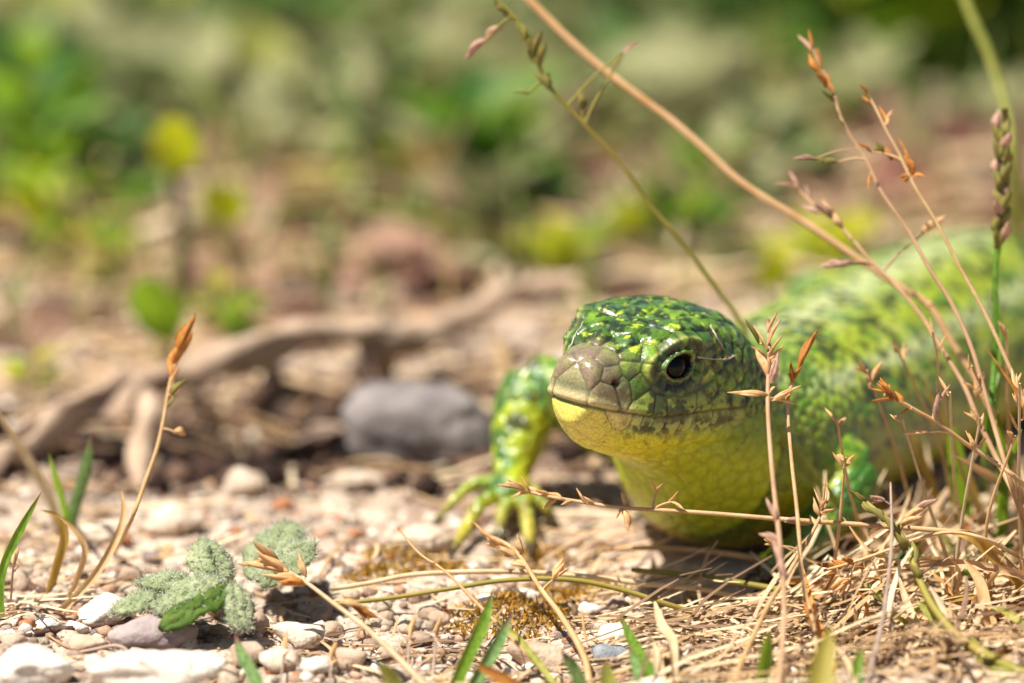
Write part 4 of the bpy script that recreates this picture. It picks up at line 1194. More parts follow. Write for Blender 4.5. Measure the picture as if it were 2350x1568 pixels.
# right hand tangle
TANG = [([(1838, 905, 3.0), (1880, 990), (1950, 1090), (2040, 1190), (2090, 1260, 'g')], 24, 'yellow', 'orange yellow blade slanting before the lizard shoulder'),
        ([(1745, 930, 2.0), (1800, 1010), (1880, 1110), (1990, 1240), (2030, 1290, 'g')], 30, 'ygreen', 'yellow green blade slanting behind the orange yellow one'),
        ([(2118, 872, 3.8), (2160, 960), (2205, 1060), (2250, 1180), (2262, 1250, 'g')], 26, 'yellow', 'wide yellow blade behind the arching straw'),
        ([(2090, 985, 3.6), (2118, 1060), (2150, 1150), (2170, 1230, 'g')], 22, 'yellow', 'short yellow blade low against the lizard flank'),
        ([(2180, 960, 2.2), (2196, 1060), (2210, 1160), (2216, 1250, 'g')], 46, 'green', 'broad green blade in the tangle against the flank'),
        ([(2290, 940, 1.2), (2300, 1060), (2302, 1180), (2296, 1300, 'g')], 30, 'green', 'tall green blade at the tangle rim'),
        ([(2345, 985, .6), (2320, 1050), (2300, 1120), (2290, 1240, 'g')], 22, 'green', 'fresh green blade leaning out of the tangle'),
        ([(2190, 1045, 1.0), (2240, 1075), (2300, 1110), (2362, 1160), (2420, 1230, 'g')], 24, 'pink', 'flat pinkish dead blade crossing the tangle'),
        ([(2140, 1120, 1.8), (2110, 1190), (2080, 1260), (2060, 1310, 'g')], 24, 'pale', 'pale blade with a blurred loose head in the tangle'),
        ([(2212, 1285, -.5), (2246, 1330), (2262, 1390), (2280, 1450), (2286, 1500, 'g')], 28, 'tan', 'brown tipped blade curling over in the lower tangle'),
        ([(2266, 1390, -.8), (2310, 1405), (2350, 1440), (2400, 1520, 'g')], 20, 'ygreen', 'fresh pale green blade bending to the picture edge'),
        ([(2100, 1375, -.8), (2160, 1432), (2240, 1490), (2330, 1570, 'g')], 34, 'ygreen', 'stout yellow green blade sinking into the corner'),
        ([(2260, 795, .9), (2300, 850), (2340, 910), (2380, 1010, 1.2), (2420, 1200, 'g')], 15, 'orange', 'curled orange dead blade beside the edge of the picture'),
        ([(2062, 1320, -.3), (2080, 1380), (2110, 1450), (2126, 1500, 'g')], 18, 'pale', 'bleached jointed straw stub in the lower tangle'),
        ([(2020, 1370, -1.2), (2060, 1412), (2100, 1440, 'g')], 16, 'pale', 'small bleached blade lying over moss'),
        ([(2240, 1410, -1.2), (2290, 1450), (2350, 1478), (2420, 1500, 'g')], 16, 'tan', 'dry brown blade low in the corner'),
        ([(1700, 1490, -1.6), (1672, 1560), (1664, 1640, 'g')], 20, 'pale', 'broken straw stub at the bottom edge'),
        ([(1930, 1180, .6), (1990, 1260), (2060, 1290), (2130, 1282, .2), (2240, 1300, 'g')], 14, 'tan', 'bowed straw leaf beneath the green spike'),
        ([(1990, 1312, 0), (2080, 1300), (2200, 1292), (2340, 1318, 0), (2430, 1350, 'g')], 20, 'pink', 'flattened brown straw leaf lying across the lower tangle')]
for pts, wd, mt, lab in TANG:
    blade(lab, pts, wd, mt, twist=random.uniform(.2, .8), taper=.75)
# the rest of the tangle: dry blades that nothing tells apart
TALL = [(1990, 850, 2120, 1290, 1.6), (2060, 800, 2200, 1270, 2.2), (2140, 760, 2290, 1290, 1.4), (2230, 840, 2330, 1310, .8), (2310, 760, 2370, 1290, 1.6), (2180, 900, 2230, 1330, .2), (2340, 880, 2350, 1380, -.2), (2070, 960, 2210, 1380, -.3), (1920, 960, 2020, 1330, .9), (2250, 960, 2180, 1400, -.4), (1940, 1050, 1900, 1390, .2), (2330, 1000, 2280, 1420, -.5)]
for k, (tx, ty, bx, by, d_) in enumerate(TALL):
    mx_ = (tx + bx) / 2 + random.uniform(-55, 55)
    sp = []
    for q in range(random.randrange(1, 6)):
        t_ = .02 + q * random.uniform(.025, .06)
        x_, y_ = tx + (bx - tx) * t_, ty + (by - ty) * t_
        sg = 1 if q % 2 else -1
        sp.append((x_ + sg * 6, y_, x_ + sg * random.uniform(8, 34), y_ - random.uniform(15, 50), random.uniform(5, 9), random.choice(['single', 'closed', 'open'])))
    grass('straw gold stalk with small pale spikelets rising from the tangle', [(tx, ty, d_), (mx_, (ty + by) / 2), (bx, by, 'g')], 6, 3, random.choice(['tan', 'pale', 'tan']), n=24, spikes=sp, group='gold stalks of the tangle')
k = 0
while k < 120:
    px = random.gauss(2180, 150); py = random.uniform(1210, 1500)
    if px < 1860 or px > 2420: continue
    L = random.uniform(70, 230); a = random.gauss(0, .75) if random.random() < .6 else random.uniform(-1.4, 1.4)
    g_ = on_ground(px, py); d_ = (g_ - C0).dot(FWD)
    tx, ty = px + math.sin(a) * L, py - math.cos(a) * L * random.uniform(.35, 1)
    mx_, my_ = (px + tx) / 2 + random.uniform(-25, 25), (py + ty) / 2 - random.uniform(0, 30)
    mt_ = random.choice(['tan', 'pale', 'tan', 'pale', 'yellow', 'ygreen', 'pink', 'orange'])
    word = {'tan': 'tan', 'pale': 'bleached', 'yellow': 'yellowish', 'ygreen': 'yellow green', 'pink': 'pinkish brown', 'orange': 'rusty orange'}[mt_]
    blade('%s %s dry blade in the straw tangle %s' % ('long' if L > 150 else 'short', word, 'below the lizard flank' if px < 2150 else 'towards the picture edge'), [(tx, ty, d_ + random.uniform(-1.0, 1.0)), (mx_, my_), (px, py, 'g')], random.uniform(7, 18), mt_, twist=random.uniform(.2, 1.2), taper=.8, group='dry blades of the tangle')
    k += 1
# out of focus shoots close to the lens
FRONT = [([(1905, 1440, -5.5), (1890, 1520), (1878, 1620, -6.0), (1876, 1740, 'f')], 60, 'olive', 'soft blurred olive shoot very close at the bottom edge'),
         ([(1764, 1452, -3.2), (1758, 1510), (1742, 1590, 'g')], 30, 'green', 'blurred green shoot by the crooked straw'),
         ([(1975, 1480, -3.2), (1968, 1540), (1962, 1620, 'g')], 24, 'green', 'narrow dark green shoot at the bottom edge'),
         ([(1290, 1495, -2.9), (1320, 1540), (1350, 1610, 'g')], 28, 'greytip', 'blurred grey green shoot near the middle of the bottom edge'),
         ([(1090, 1525, -3.4), (1140, 1550), (1200, 1590), (1240, 1650, 'g')], 30, 'orange', 'blurred orange dead leaf lying at the bottom edge'),
         ([(870, 1520, -3.2), (900, 1560), (930, 1620, 'g')], 34, 'ygreen', 'yellow green shoot tip at the bottom edge'),
         ([(1390, 1520, -3.4), (1396, 1570), (1400, 1640, 'g')], 34, 'ygreen', 'pale yellow green bud like shoot at the bottom edge'),
         ([(1500, 1470, -2.0), (1512, 1530), (1520, 1620, 'g')], 22, 'pale', 'small bleached husk like shoot beside the papery blade')]
for pts, wd, mt, lab in FRONT:
    pts = [tuple((-6.4 if q == 'f' else q) for q in p) for p in pts]
    blade(lab, pts, wd, mt, twist=.3, taper=.7)
for k, (px, py, h) in enumerate(((940, 1500, 70), (1000, 1490, 60), (650, 1530, 70), (760, 1545, 60), (30, 1330, 60))):
    grass(('tiny dry shoot with a husk at %s' % ('the right of the bleached oat stalk', 'a pebble near the spotted blade', 'the foot of the pointed blade', 'the white pebbles below the oat head', 'the foot of the edge blade')[k]),
          [(px + 6, py - h, -1.2), (px, py - h * .4), (px - 6, py + 60, 'g')], 3.5, 2, 'grey', n=12, hm='husk', spikes=[(px + 2, py - h * .5, px + 10, py - h * 1.25, 8, 'closed', 'husk'), (px, py - h * .3, px + 14, py - h * .55, 6, 'single', 'husk')])
# ------------------------------------------------------------------ stones that can be told apart
M['limestone'] = surf('white_limestone', lin('#d6cabb'), lin('#ebe2d4'), rough=.85, scale=1.6, bump=.035, bscale=14, vary=.05, spec=.2, c3=lin('#b8a692'), speck=(3.2, .60, lin('#a58c74')))
M['flint'] = surf('purplish_flint', lin('#6a5c60'), lin('#b7a6a0'), rough=.6, scale=.55, bump=.03, bscale=10, vary=.05, spec=.35, c3=lin('#c3b3aa'), speck=(5.0, .66, lin('#8f94a0')))
M['tanstone'] = surf('tan_stone', lin('#a58c78'), lin('#c4ad97'), rough=.9, scale=2.0, bump=.03, bscale=14, vary=.15, spec=.15)
M['greystone'] = surf('grey_stone', lin('#6a6362'), lin('#8f8783'), rough=.9, scale=1.1, bump=.05, bscale=7, vary=.05, spec=.15, c3=lin('#a89d95'))
M['bluestone'] = surf('blue_grey_stone', lin('#6b7078'), lin('#8e9298'), rough=.85, scale=4.0, bump=.03, bscale=18, vary=.08, spec=.2, speck=(12.0, .62, lin('#3a3c42')))
M['redstone'] = surf('rust_red_stone', lin('#8e4f2e'), lin('#a9633c'), rough=.85, scale=2.0, bump=.03, bscale=14, vary=.1, spec=.2)
STONE_N = [0]
M['palestone'] = surf('dusty_pale_stone', lin('#bda893'), lin('#d8c8b4'), rough=.9, scale=2.2, bump=.04, bscale=12, vary=.1, spec=.15, c3=lin('#a58d78'), speck=(3.0, .58, lin('#94795f')))
I5, F5 = ico(5)
def stone(label, px, py, wpx, hpx, mat, sub=4, cuts=10, seed=None, group=None, sink=.3, rough=.05, soft=0.1, depth=None, name='stone', cat='stone', rz=None, at_d=None):
    """px,py the middle of the stone as seen, wpx/hpx its size as seen"""
    STONE_N[0] += 1
    seed = seed or 700 + STONE_N[0] * 13
    g = on_ground(px, py + hpx * .30) if at_d is None else W(px, py, at_d)
    dd = (g - C0).dot(FWD); u = UPP * (DIST + dd) / DIST
    w, h = wpx * u * .5, hpx * u * .5
    dep_ = depth or min(w, h * 1.3)
    I = {2: I2, 3: I3, 4: I4, 5: I5}[sub]; Fi = {2: F2, 3: F3, 4: F4, 5: F5}[sub]
    v = chunk(I, seed, cuts, rough, soft)
    v = v / np.abs(v).max(0)
    v = v * np.array([w, dep_, h])
    a = rz if rz is not None else random.uniform(-.3, .3)
    v = v @ rotm(a, 0, 0).T
    base = Vector((g.x, g.y + dep_ * .3, hz_(g.x, g.y)))
    if at_d is not None:                      # stands deep in the hollow: its foot reaches down to the ground there
        base.y = g.y
        foot = min(hz_(g.x, g.y - dep_), hz_(g.x, g.y), hz_(g.x + w * .8, g.y), hz_(g.x - w * .8, g.y)) - .15
        up_ = g.z - base.z
        v[:, 2] = np.where(v[:, 2] < 0, v[:, 2] * max((g.z - foot) / h, 1), v[:, 2]) + up_ - h * (1 - sink)
    o = obj(name, mesh_from(name, v + np.array([0, 0, h * (1 - sink)]), Fi, M[mat], smooth=sub >= 3), None, base)
    return tag(o, label, cat, group)
stone('broad white limestone with flat top at the bottom edge under the dry root', 352, 1562, 345, 125, 'limestone', seed=11, cuts=14, rough=.13, sub=5)
stone('white limestone block at the lower left corner', 80, 1552, 235, 120, 'limestone', seed=24, cuts=14, rough=.13, sub=5)
stone('pale and dark purple flint beneath the woolly leaves', 348, 1468, 215, 105, 'flint', seed=31, cuts=8, rough=.08, sub=5)
stone('white sloping stone behind the flint', 242, 1402, 130, 90, 'limestone', seed=42)
stone('small white stone left of the sloping one', 104, 1438, 80, 45, 'limestone', seed=55, sub=3)
stone('grey boulder like rock behind the lizard arm', 975, 962, 385, 205, 'greystone', seed=63, cuts=9, at_d=9.6, rough=.14, soft=.2)
stone('pale oval stone on the soil before the grey rock', 806, 1112, 165, 58, 'palestone', seed=71, sub=4, soft=.2, rough=.12)
stone('pale round stone near the rust red pebble', 556, 1110, 115, 72, 'palestone', seed=83, sub=4, soft=.15, rough=.12)
stone('white pointed stone behind the woolly leaves', 402, 1205, 150, 90, 'palestone', seed=91, sub=4, rough=.12)
stone('flat white stone beside the curved orange blade', 236, 1232, 190, 62, 'palestone', seed=103, sub=4, rough=.12)
stone('rust red pebble half buried by the pale round stone', 490, 1072, 70, 40, 'redstone', sub=3)
stone('white stone at the tips of the lizard toes', 965, 1250, 150, 80, 'palestone', seed=121, sub=4, rough=.12)
stone('smooth whitish stone over the blue grey one at the bottom', 1412, 1462, 90, 52, 'limestone', seed=133, sub=3, soft=.5)
stone('speckled blue grey stone at the bottom', 1404, 1512, 105, 55, 'bluestone', seed=141, sub=3)
stone('flat sandy stone near the spotted green blade', 1235, 1510, 150, 70, 'tanstone', seed=152, sub=3, rough=.1)
stone('whitish pebble under the flat straws', 1215, 1372, 70, 36, 'limestone', seed=163, sub=3)
stone('small grey white pebble under the flat straws', 1352, 1400, 60, 36, 'limestone', seed=175, sub=3)
stone('tan stone lump in the hollow under the root', 690, 950, 90, 62, 'tanstone', seed=184, sub=3, soft=.4)
stone('small tan lump lower in the hollow', 640, 985, 80, 60, 'tanstone', seed=196, sub=3, soft=.4)
stone('pale angular stone among grass stubs in the corner', 1500, 1585, 100, 60, 'limestone', seed=203, sub=3)
for k, (px, py, w, h, mt) in enumerate(((690, 1462, 130, 70, 'palestone'), (590, 1438, 80, 60, 'tanstone'), (562, 1508, 95, 62, 'tanstone'), (640, 1520, 110, 60, 'palestone'), (760, 1450, 60, 40, 'tanstone'), (800, 1515, 90, 60, 'tanstone'),
        (500, 1405, 60, 42, 'tanstone'), (470, 1520, 60, 34, 'palestone'), (720, 1535, 80, 48, 'limestone'), (880, 1420, 50, 32, 'tanstone'), (200, 1480, 100, 44, 'tanstone'), (175, 1445, 60, 34, 'limestone'), (30, 1480, 70, 40, 'tanstone'), (300, 1322, 60, 36, 'tanstone'), (1120, 1380, 50, 30, 'limestone'), (1010, 1420, 56, 36, 'tanstone'))):
    stone(['angular whitish stone', 'tan angular stone', 'dusty tan stone', 'low whitish stone', 'little tan stone', 'brownish tan stone', 'tan chip', 'white chip', 'whitish lump', 'tiny tan stone', 'long tan stone', 'white sliver of stone', 'tan stone', 'tan crumb of stone', 'whitish chip', 'tan nub of stone'][k] + ' ' +
          ['below the oat seed head', 'touching the flint under the woolly leaves', 'beside the pointed grey green blade', 'between pointed blade and oat stalk', 'right under the oat stalk', 'at the foot of the oat stalk', 'at the woolly leaf margin', 'against the broad limestone', 'at the bottom edge below the oat head', 'under the flat olive straw', 'between flint and corner block', 'on the long tan stone', 'at the picture edge over the corner block', 'behind the white sloping stone', 'near the tall spotted blade', 'by the thin brown twig'][k],
          px, py, w, h, mt, sub=3, rough=.08)
# loose pebbles, alike
PLAB = 'small loose pebble scattered over the bare soil'
pm = [mesh_from('pebble', chunk(I2, 900 + k, 7, .10, .0), F2, None, smooth=True) for k in range(8)]
k = 0
while k < 270:
    px, py = random.uniform(0, 2350), random.uniform(1150, 1560)
    if random.random() > (1 if px < 1000 else .35) * (1 if py > 1330 else .5): continue
    if 1280 < px < 2000 and py < 1330: continue
    p = on_ground(px, py)
    s = random.uniform(.07, .22) * (1.25 if px < 1000 and py > 1350 else 1)
    mk = random.choice(['limestone', 'tanstone', 'palestone', 'flint', 'redstone'] if k % 9 == 0 else ['palestone', 'tanstone', 'palestone'])
    m_ = pm[k % 8].copy(); m_.materials.append(M[mk])
    o = obj('pebble', m_, None, (p.x, p.y, hz_(p.x, p.y) + s * .12))
    o.rotation_euler = (random.uniform(-.3, .3), random.uniform(-.3, .3), random.uniform(0, 6.28)); o.scale = (s, s * random.uniform(.7, 1), s * random.uniform(.55, .8))
    tag(o, '%s loose pebble %s' % ({'limestone': 'small white', 'tanstone': 'small tan', 'palestone': 'small dusty pale', 'flint': 'small purplish', 'redstone': 'small rust red'}[mk], 'about the woolly leaves' if px < 750 else 'below the lizard hand' if px < 1400 else 'among the straw below the lizard'), 'pebble', 'loose pebbles on the soil'); k += 1

# ------------------------------------------------------------------ the bleached root arching over its hollow
def limb(pts, r, mat, n, base, wob=.22, seg=14, seed=0, name='branch'):
    w, P = path(pts)
    v, f = tube(w, [x * UPP for x in r], n=n, seg=seg, wob=wob, seed=seed)
    return mesh_from(name, v - np.array(base), f, M[mat])
rb = on_ground(330, 1130)
root = empty('dead_root', rb, 'bleached dead root arching over a dark hollow in the soil behind the gravel', 'root')
obj('main_root', limb([(-60, 1080, 7.5), (20, 1045, 8.2), (150, 975, 9.2), (300, 905), (450, 850, 10.6), (590, 800), (680, 752), (760, 742), (840, 752), (878, 785), (890, 830, 12.6), (892, 885, 'g')], [26, 34, 44, 46, 44, 46, 44, 42, 50, 44, 38, 28], 'wood', 80, rb, seed=3, wob=.6), root)
obj('branch', limb([(20, 1010, 8.2), (110, 950), (240, 885), (330, 862, 10.0), (420, 855)], [10, 16, 18, 20, 16], 'wood', 40, rb, seed=5), root)
obj('prop_stick', limb([(340, 905, 9.2), (332, 980), (322, 1060), (312, 1130, 'g')], [30, 28, 25, 20], 'wood', 30, rb, seed=7), root)
obj('branch', limb([(850, 790, 12.2), (930, 785), (1010, 765), (1100, 705), (1200, 655, 16), (1330, 640)], [34, 40, 38, 34, 30, 24], 'wood', 40, rb, seed=9), root)
grass('dark fallen branch behind the lizard head', [(1080, 700, 'g'), (1180, 662), (1300, 655), (1440, 660), (1620, 690, 'g')], 30, 24, 'darkwood', n=40, name='fallen_branch', cat='branch', seg=10)
grass('brown dry twig slanting through the leaves behind the root', [(830, 510, 22), (890, 590), (940, 680), (1000, 740, 'g')], 14, 10, 'darkwood', n=20, name='fallen_branch', cat='branch', seg=8)
grass('pale stick pointing away across the bare soil', [(480, 1110, 'g'), (530, 1155), (590, 1200, 'g')], 9, 9, 'tan', n=16, name='dry_stick', cat='stick')
grass('pale dry stalk lying blurred across the leaves behind', [(640, 480, 20), (800, 470), (960, 492), (1100, 530, 19), (1180, 560, 'g')], 12, 10, 'ygreen', n=24, name='dry_stick', cat='stick')
grass('tall pale green stalk blurred at the upper right corner', [(2185, -80, 9), (2230, 40), (2275, 140), (2310, 260), (2330, 420, 8), (2345, 700, 'g')], 16, 13, 'ygreen', n=30, name='green_grass_stem')
grass('stringy root fibre curling over the broad limestone', [(50, 1470, 'g'), (100, 1495), (160, 1500), (220, 1490), (262, 1482), (290, 1492), (302, 1520, 'g')], 5, 3, 'grey', n=40, name='root_fibre', cat='root')
grass('frayed root stump lying on the broad limestone', [(205, 1590, -2.3), (250, 1555), (300, 1535, -2.2), (330, 1530, 'g')], 15, 6, 'grey', n=24, name='root_fibre', cat='root', seg=8)
grass('dark stick lying between the flint and the sloping stone', [(0, 1478, 'g'), (110, 1450), (220, 1440), (300, 1425, 'g')], 11, 7, 'darkwood', n=30, name='dry_stick', cat='stick')
grass('brown stick under the limp blades at the picture edge', [(10, 1320, 'g'), (60, 1345), (110, 1365, 'g')], 16, 14, 'darkwood', n=16, name='dry_stick', cat='stick')
grass('long tan stem lying from the orange blade towards the woolly leaves', [(130, 1425, 'g'), (240, 1370), (320, 1320), (395, 1262, 'g')], 12, 6, 'tan', n=30, name='dry_stick', cat='stick')
blade('orange dead sliver on the corner limestone', [(-30, 1530, -1.9), (10, 1520, -1.9), (40, 1508, 'g')], 18, 'orange', twist=.2, taper=.4)

for k in range(26):
    px, py = random.uniform(-20, 1200), random.uniform(760, 1060)
    L = random.uniform(80, 260); a = random.gauss(-.2, .5)
    grass('short dry stick lying about the dead root', [(px, py, 'g'), (px + math.cos(a) * L * .5, py + math.sin(a) * L * .3 - 8), (px + math.cos(a) * L, py + math.sin(a) * L * .6, 'g')], random.uniform(5, 11), random.uniform(3, 8), random.choice(['wood', 'tan', 'darkwood', 'grey', 'wood']), n=14, name='dry_stick', cat='stick', group='sticks about the root')
# ------------------------------------------------------------------ woolly rosette among the stones
M['wool'] = surf('woolly_leaf', lin('#7f8c62'), lin('#a9b08a'), rough=.95, scale=5.0, bump=.03, bscale=16, trans=.15, vary=.08, spec=.05, c3=lin('#cfcfba'))
M['woolgreen'] = surf('bare_green_leaf', lin('#466422'), lin('#72883a'), rough=.7, scale=4.0, bump=.05, bscale=10, trans=.35, vary=.05, tcol=lin('#8fae20'))
M['down'] = surf('leaf_down', lin('#bfc4ae'), lin('#dcdccb'), rough=.95, scale=4, trans=.4, vary=.05, spec=.05)
wb = on_ground(430, 1405)
wool = empty('woolly_plant', wb, 'low woolly grey green plant with crinkled leaves sitting among the stones', 'plant')
def crinkle(cx, cy, cz, L, wd, az, el, mat, seed, curl=.5):
    nu, nv_ = 26, 17
    U, Vv = np.meshgrid(np.linspace(0, 1, nu), np.linspace(-1, 1, nv_), indexing='ij')
    prof = np.sin(np.pi * np.clip(U * .93 + .05, 0, 1)) ** .6
    x = U * L; y = Vv * wd * .5 * prof
    z = -curl * L * (U ** 2) * .5 - .25 * wd * (Vv ** 2) * prof + .04 * L * np.sin(Vv * 9) * prof
    P = np.stack([x.ravel(), y.ravel(), z.ravel()], 1)
    q_ = (.07 * np.abs(np.sin(math.pi * (U * 6.5 - np.abs(Vv) * 1.6))) ** .6 - .10 * np.exp(-(Vv / .10) ** 2)) * prof
    P[:, 2] += q_.ravel() + (fbm(P, 4.5, seed, 3) - .5) * .16
    P[:, 1] += (fbm(P, 6, seed + 3, 2) - .5) * .14
    R = rotm(az, 0, 0) @ np.array(Matrix.Rotation(-el, 3, 'Y'))
    P = P @ R.T + np.array([cx, cy, cz])
    a = (np.arange(nu - 1)[:, None] * nv_ + np.arange(nv_ - 1)[None]).ravel()
    F = np.stack([a, a + 1, a + nv_ + 1, a + nv_], 1)
    return P, F
down_parts = []
def wleaf(px, py, d, L, wd, az, el, mat, seed, curl=.5, fuzz=700):
    L, wd = L * .84, wd * .84
    p = W(px, py, d) - wb
    P, F = crinkle(p.x, p.y, p.z, L, wd, az, el, mat, seed, curl)
    me = mesh_from('leaf', P, F, M[mat])
    o = obj('leaf', me, wool)
    so = o.modifiers.new('thick', 'SOLIDIFY'); so.thickness = .05
    nn = np.zeros(len(P) * 3, np.float32); me.vertex_normals.foreach_get('vector', nn); nn = nn.reshape(-1, 3)
    for _ in range(fuzz):
        k = random.randrange(len(P))
        f = RNG.normal(size=3) * .6 + nn[k] * np.sign(nn[k] @ np.array([0, -.5, 1]) + 1e-6)
        f /= np.linalg.norm(f)
        b = P[k] + RNG.normal(size=3) * .03
        s = np.cross(f, RNG.normal(size=3)); s /= np.linalg.norm(s) + 1e-9
        l = random.uniform(.05, .14)
        down_parts.append((np.array([b - s * .009, b + s * .009, b + f * l]), np.array([[0, 1, 2]]), (1, 1, 1)))
wleaf(600, 1330, .9, 1.45, 1.15, math.radians(70), .75, 'wool', 1, .6, 2400)
wleaf(600, 1340, .8, 1.15, .95, math.radians(20), .9, 'wool', 2, .7, 1800)
wleaf(500, 1345, .3, 1.0, .8, math.radians(110), .9, 'wool', 3, .6, 1500)
wleaf(455, 1350, .0, 1.0, .75, math.radians(190), .55, 'wool', 4, .9, 1500)
wleaf(500, 1330, -.2, 1.25, .7, math.radians(215), .1, 'wool', 5, .9, 1500)
wleaf(515, 1350, -.4, 1.45, .85, math.radians(222), -.05, 'woolgreen', 6, .55, 120)
wleaf(530, 1350, -.4, 1.0, .5, math.radians(285), -.35, 'wool', 7, .4, 1500)
wleaf(375, 1375, -.3, .85, .7, math.radians(200), .3, 'wool', 9, 1.0, 1200)
dn = obj('down', scatter_mesh('down', down_parts, M['down']), wool); dn['kind'] = 'stuff'

# ------------------------------------------------------------------ leaves behind
def leaf_mesh(name, bend, fold, wide, tipw=.5, nu=8):
    U = np.linspace(0, 1, nu); Vr = np.array([-1, -.5, 0, .5, 1])
    V = []
    for u in U:
        w = wide * .5 * math.sin(math.pi * min(max(u ** (1 - tipw * .5) * .94 + .04, 0), 1)) ** .75
        for v in Vr:
            V.append((v * w, fold * w * abs(v) - bend * u * u * .5 + .03 * math.sin(u * 7 + v * 2), u))
    F = [(i * 5 + j, i * 5 + j + 1, (i + 1) * 5 + j + 1, (i + 1) * 5 + j) for i in range(nu - 1) for j in range(4)]
    return V, F
LEAFM = {}
def leaf_data(mat, k, shape):
    key = (mat, k, shape)
    if key not in LEAFM:
        r = random.Random(k * 31 + len(shape))
        wide = {'oval': .55, 'lance': .28, 'round': .85, 'blade': .10}[shape]
        V, F = leaf_mesh('leaf', r.uniform(.2, .9), r.uniform(.1, .5), wide * r.uniform(.85, 1.15))
        LEAFM[key] = mesh_from('leaf', V, F, M[mat])
    return LEAFM[key]

def plant(label, loc, height, nleaf, L, mats, shape='oval', spread=.5, group=None, name='leafy_plant', cat='plant', up=.5, stemmat='olive'):
    """short stem with leaves round it"""
    r_ = empty(name, loc, label, cat, group)
    lean = Vector((random.uniform(-.3, .3), random.uniform(-.3, .3), 1)).normalized()
    v, f = tube([Vector((0, 0, -.2)), lean * height * .5 + Vector((random.uniform(-.1, .1), 0, 0)), lean * height], [.09, .07, .04], n=7, seg=5)
    obj('stem', mesh_from('stem', v, f, M[stemmat]), r_)
    for k in range(nleaf):
        t = (k + .5) / nleaf
        o = obj('leaf', leaf_data(random.choice(mats), k % 5, shape), r_)
        az = k * 2.4 + random.uniform(-.4, .4)
        el = random.uniform(-.2, .9) * (1 - up) + up * random.uniform(.5, 1.4)
        dr = Vector((math.cos(az) * math.cos(el), math.sin(az) * math.cos(el), math.sin(el)))
        o.location = lean * height * t + Vector((dr.x, dr.y, 0)) * spread * random.uniform(0, .5)
        o.rotation_mode = 'QUATERNION'
        o.rotation_quaternion = dr.to_track_quat('Z', 'Y') @ Matrix.Rotation(random.uniform(-.6, .6), 3, 'Z').to_quaternion()
        s = L * random.uniform(.7, 1.2)
        o.scale = (s, s, s)
    return r_

def lone_leaf(label, px, py, d, L, mat, shape, tilt, name='leaf_on_stalk', cat='leaf', face=.0, wide=1.0, stalk='olive', sr=1.0):
    """one leaf held up on its stalk; px,py its middle"""
    u = UPP * (DIST + d) / DIST
    c = W(px, py, d)
    g = Vector((c.x + .1, c.y + .2, hz_l(c.x, c.y) if abs(c.x) < 15 and c.y < 60 else 0))
    r_ = empty(name, g, label, cat)
    Lw = L * u
    dr = Vector((math.sin(tilt), -.25 + face, math.cos(tilt))).normalized()
    b = c - dr * Lw * .5
    o = obj('blade', leaf_data(mat, 1, shape), r_, b - g)
    o.rotation_mode = 'QUATERNION'
    # face of the leaf towards the viewer
    y = (Vector((0, 1, -.2)) - dr * Vector((0, 1, -.2)).dot(dr)).normalized(); x = y.cross(dr).normalized()
    o.rotation_quaternion = Matrix((x, y, dr)).transposed().to_quaternion()
    o.scale = (Lw * wide, Lw, Lw)
    v, f = tube([Vector((0, 0, -.1)), (b - g) * .6 + Vector((.05, 0, 0)), b - g], [.10 * sr, .08 * sr, .06 * sr], n=8, seg=5)
    obj('stalk', mesh_from('stalk', v, f, M[stalk]), r_)
    return r_

lone_leaf('squarish bright yellow green leaf held upright on a dark stalk', 400, 325, 17.5, 175, 'leafbright', 'oval', .0, wide=1.15, stalk='darkwood', sr=1.7)
lone_leaf('bright green oval leaf leaning left above the root', 355, 700, 14.5, 210, 'leafgreen', 'oval', -.42, wide=.95)
lone_leaf('small yellow green leaf right of the squarish one', 512, 465, 20, 120, 'leafbright', 'round', .4)
lone_leaf('little green leaf at the top of the root', 545, 740, 14, 80, 'leafgreen', 'round', .9)
lone_leaf('tan dead leaf standing among the sage plants', 992, 365, 26, 120, 'tanleaf', 'round', .3, cat='dead leaf')
lone_leaf('round yellow green leaf nearest above the lizard snout', 1290, 572, 20, 120, 'leafbright', 'round', .8)
lone_leaf('yellow green leaf farther up from the lizard snout', 1448, 505, 23, 150, 'leafbright', 'oval', 1.1)
lone_leaf('yellow green leaf behind the neck of the lizard', 1778, 618, 15, 110, 'leafbright', 'oval', .5)
lone_leaf('pale sage leaf directly behind the olive stalk', 1665, 560, 20, 120, 'sage', 'round', .3)
lone_leaf('tiny yellow leaf near the upper tan leaf', 905, 340, 28, 70, 'leafbright', 'oval', .2)

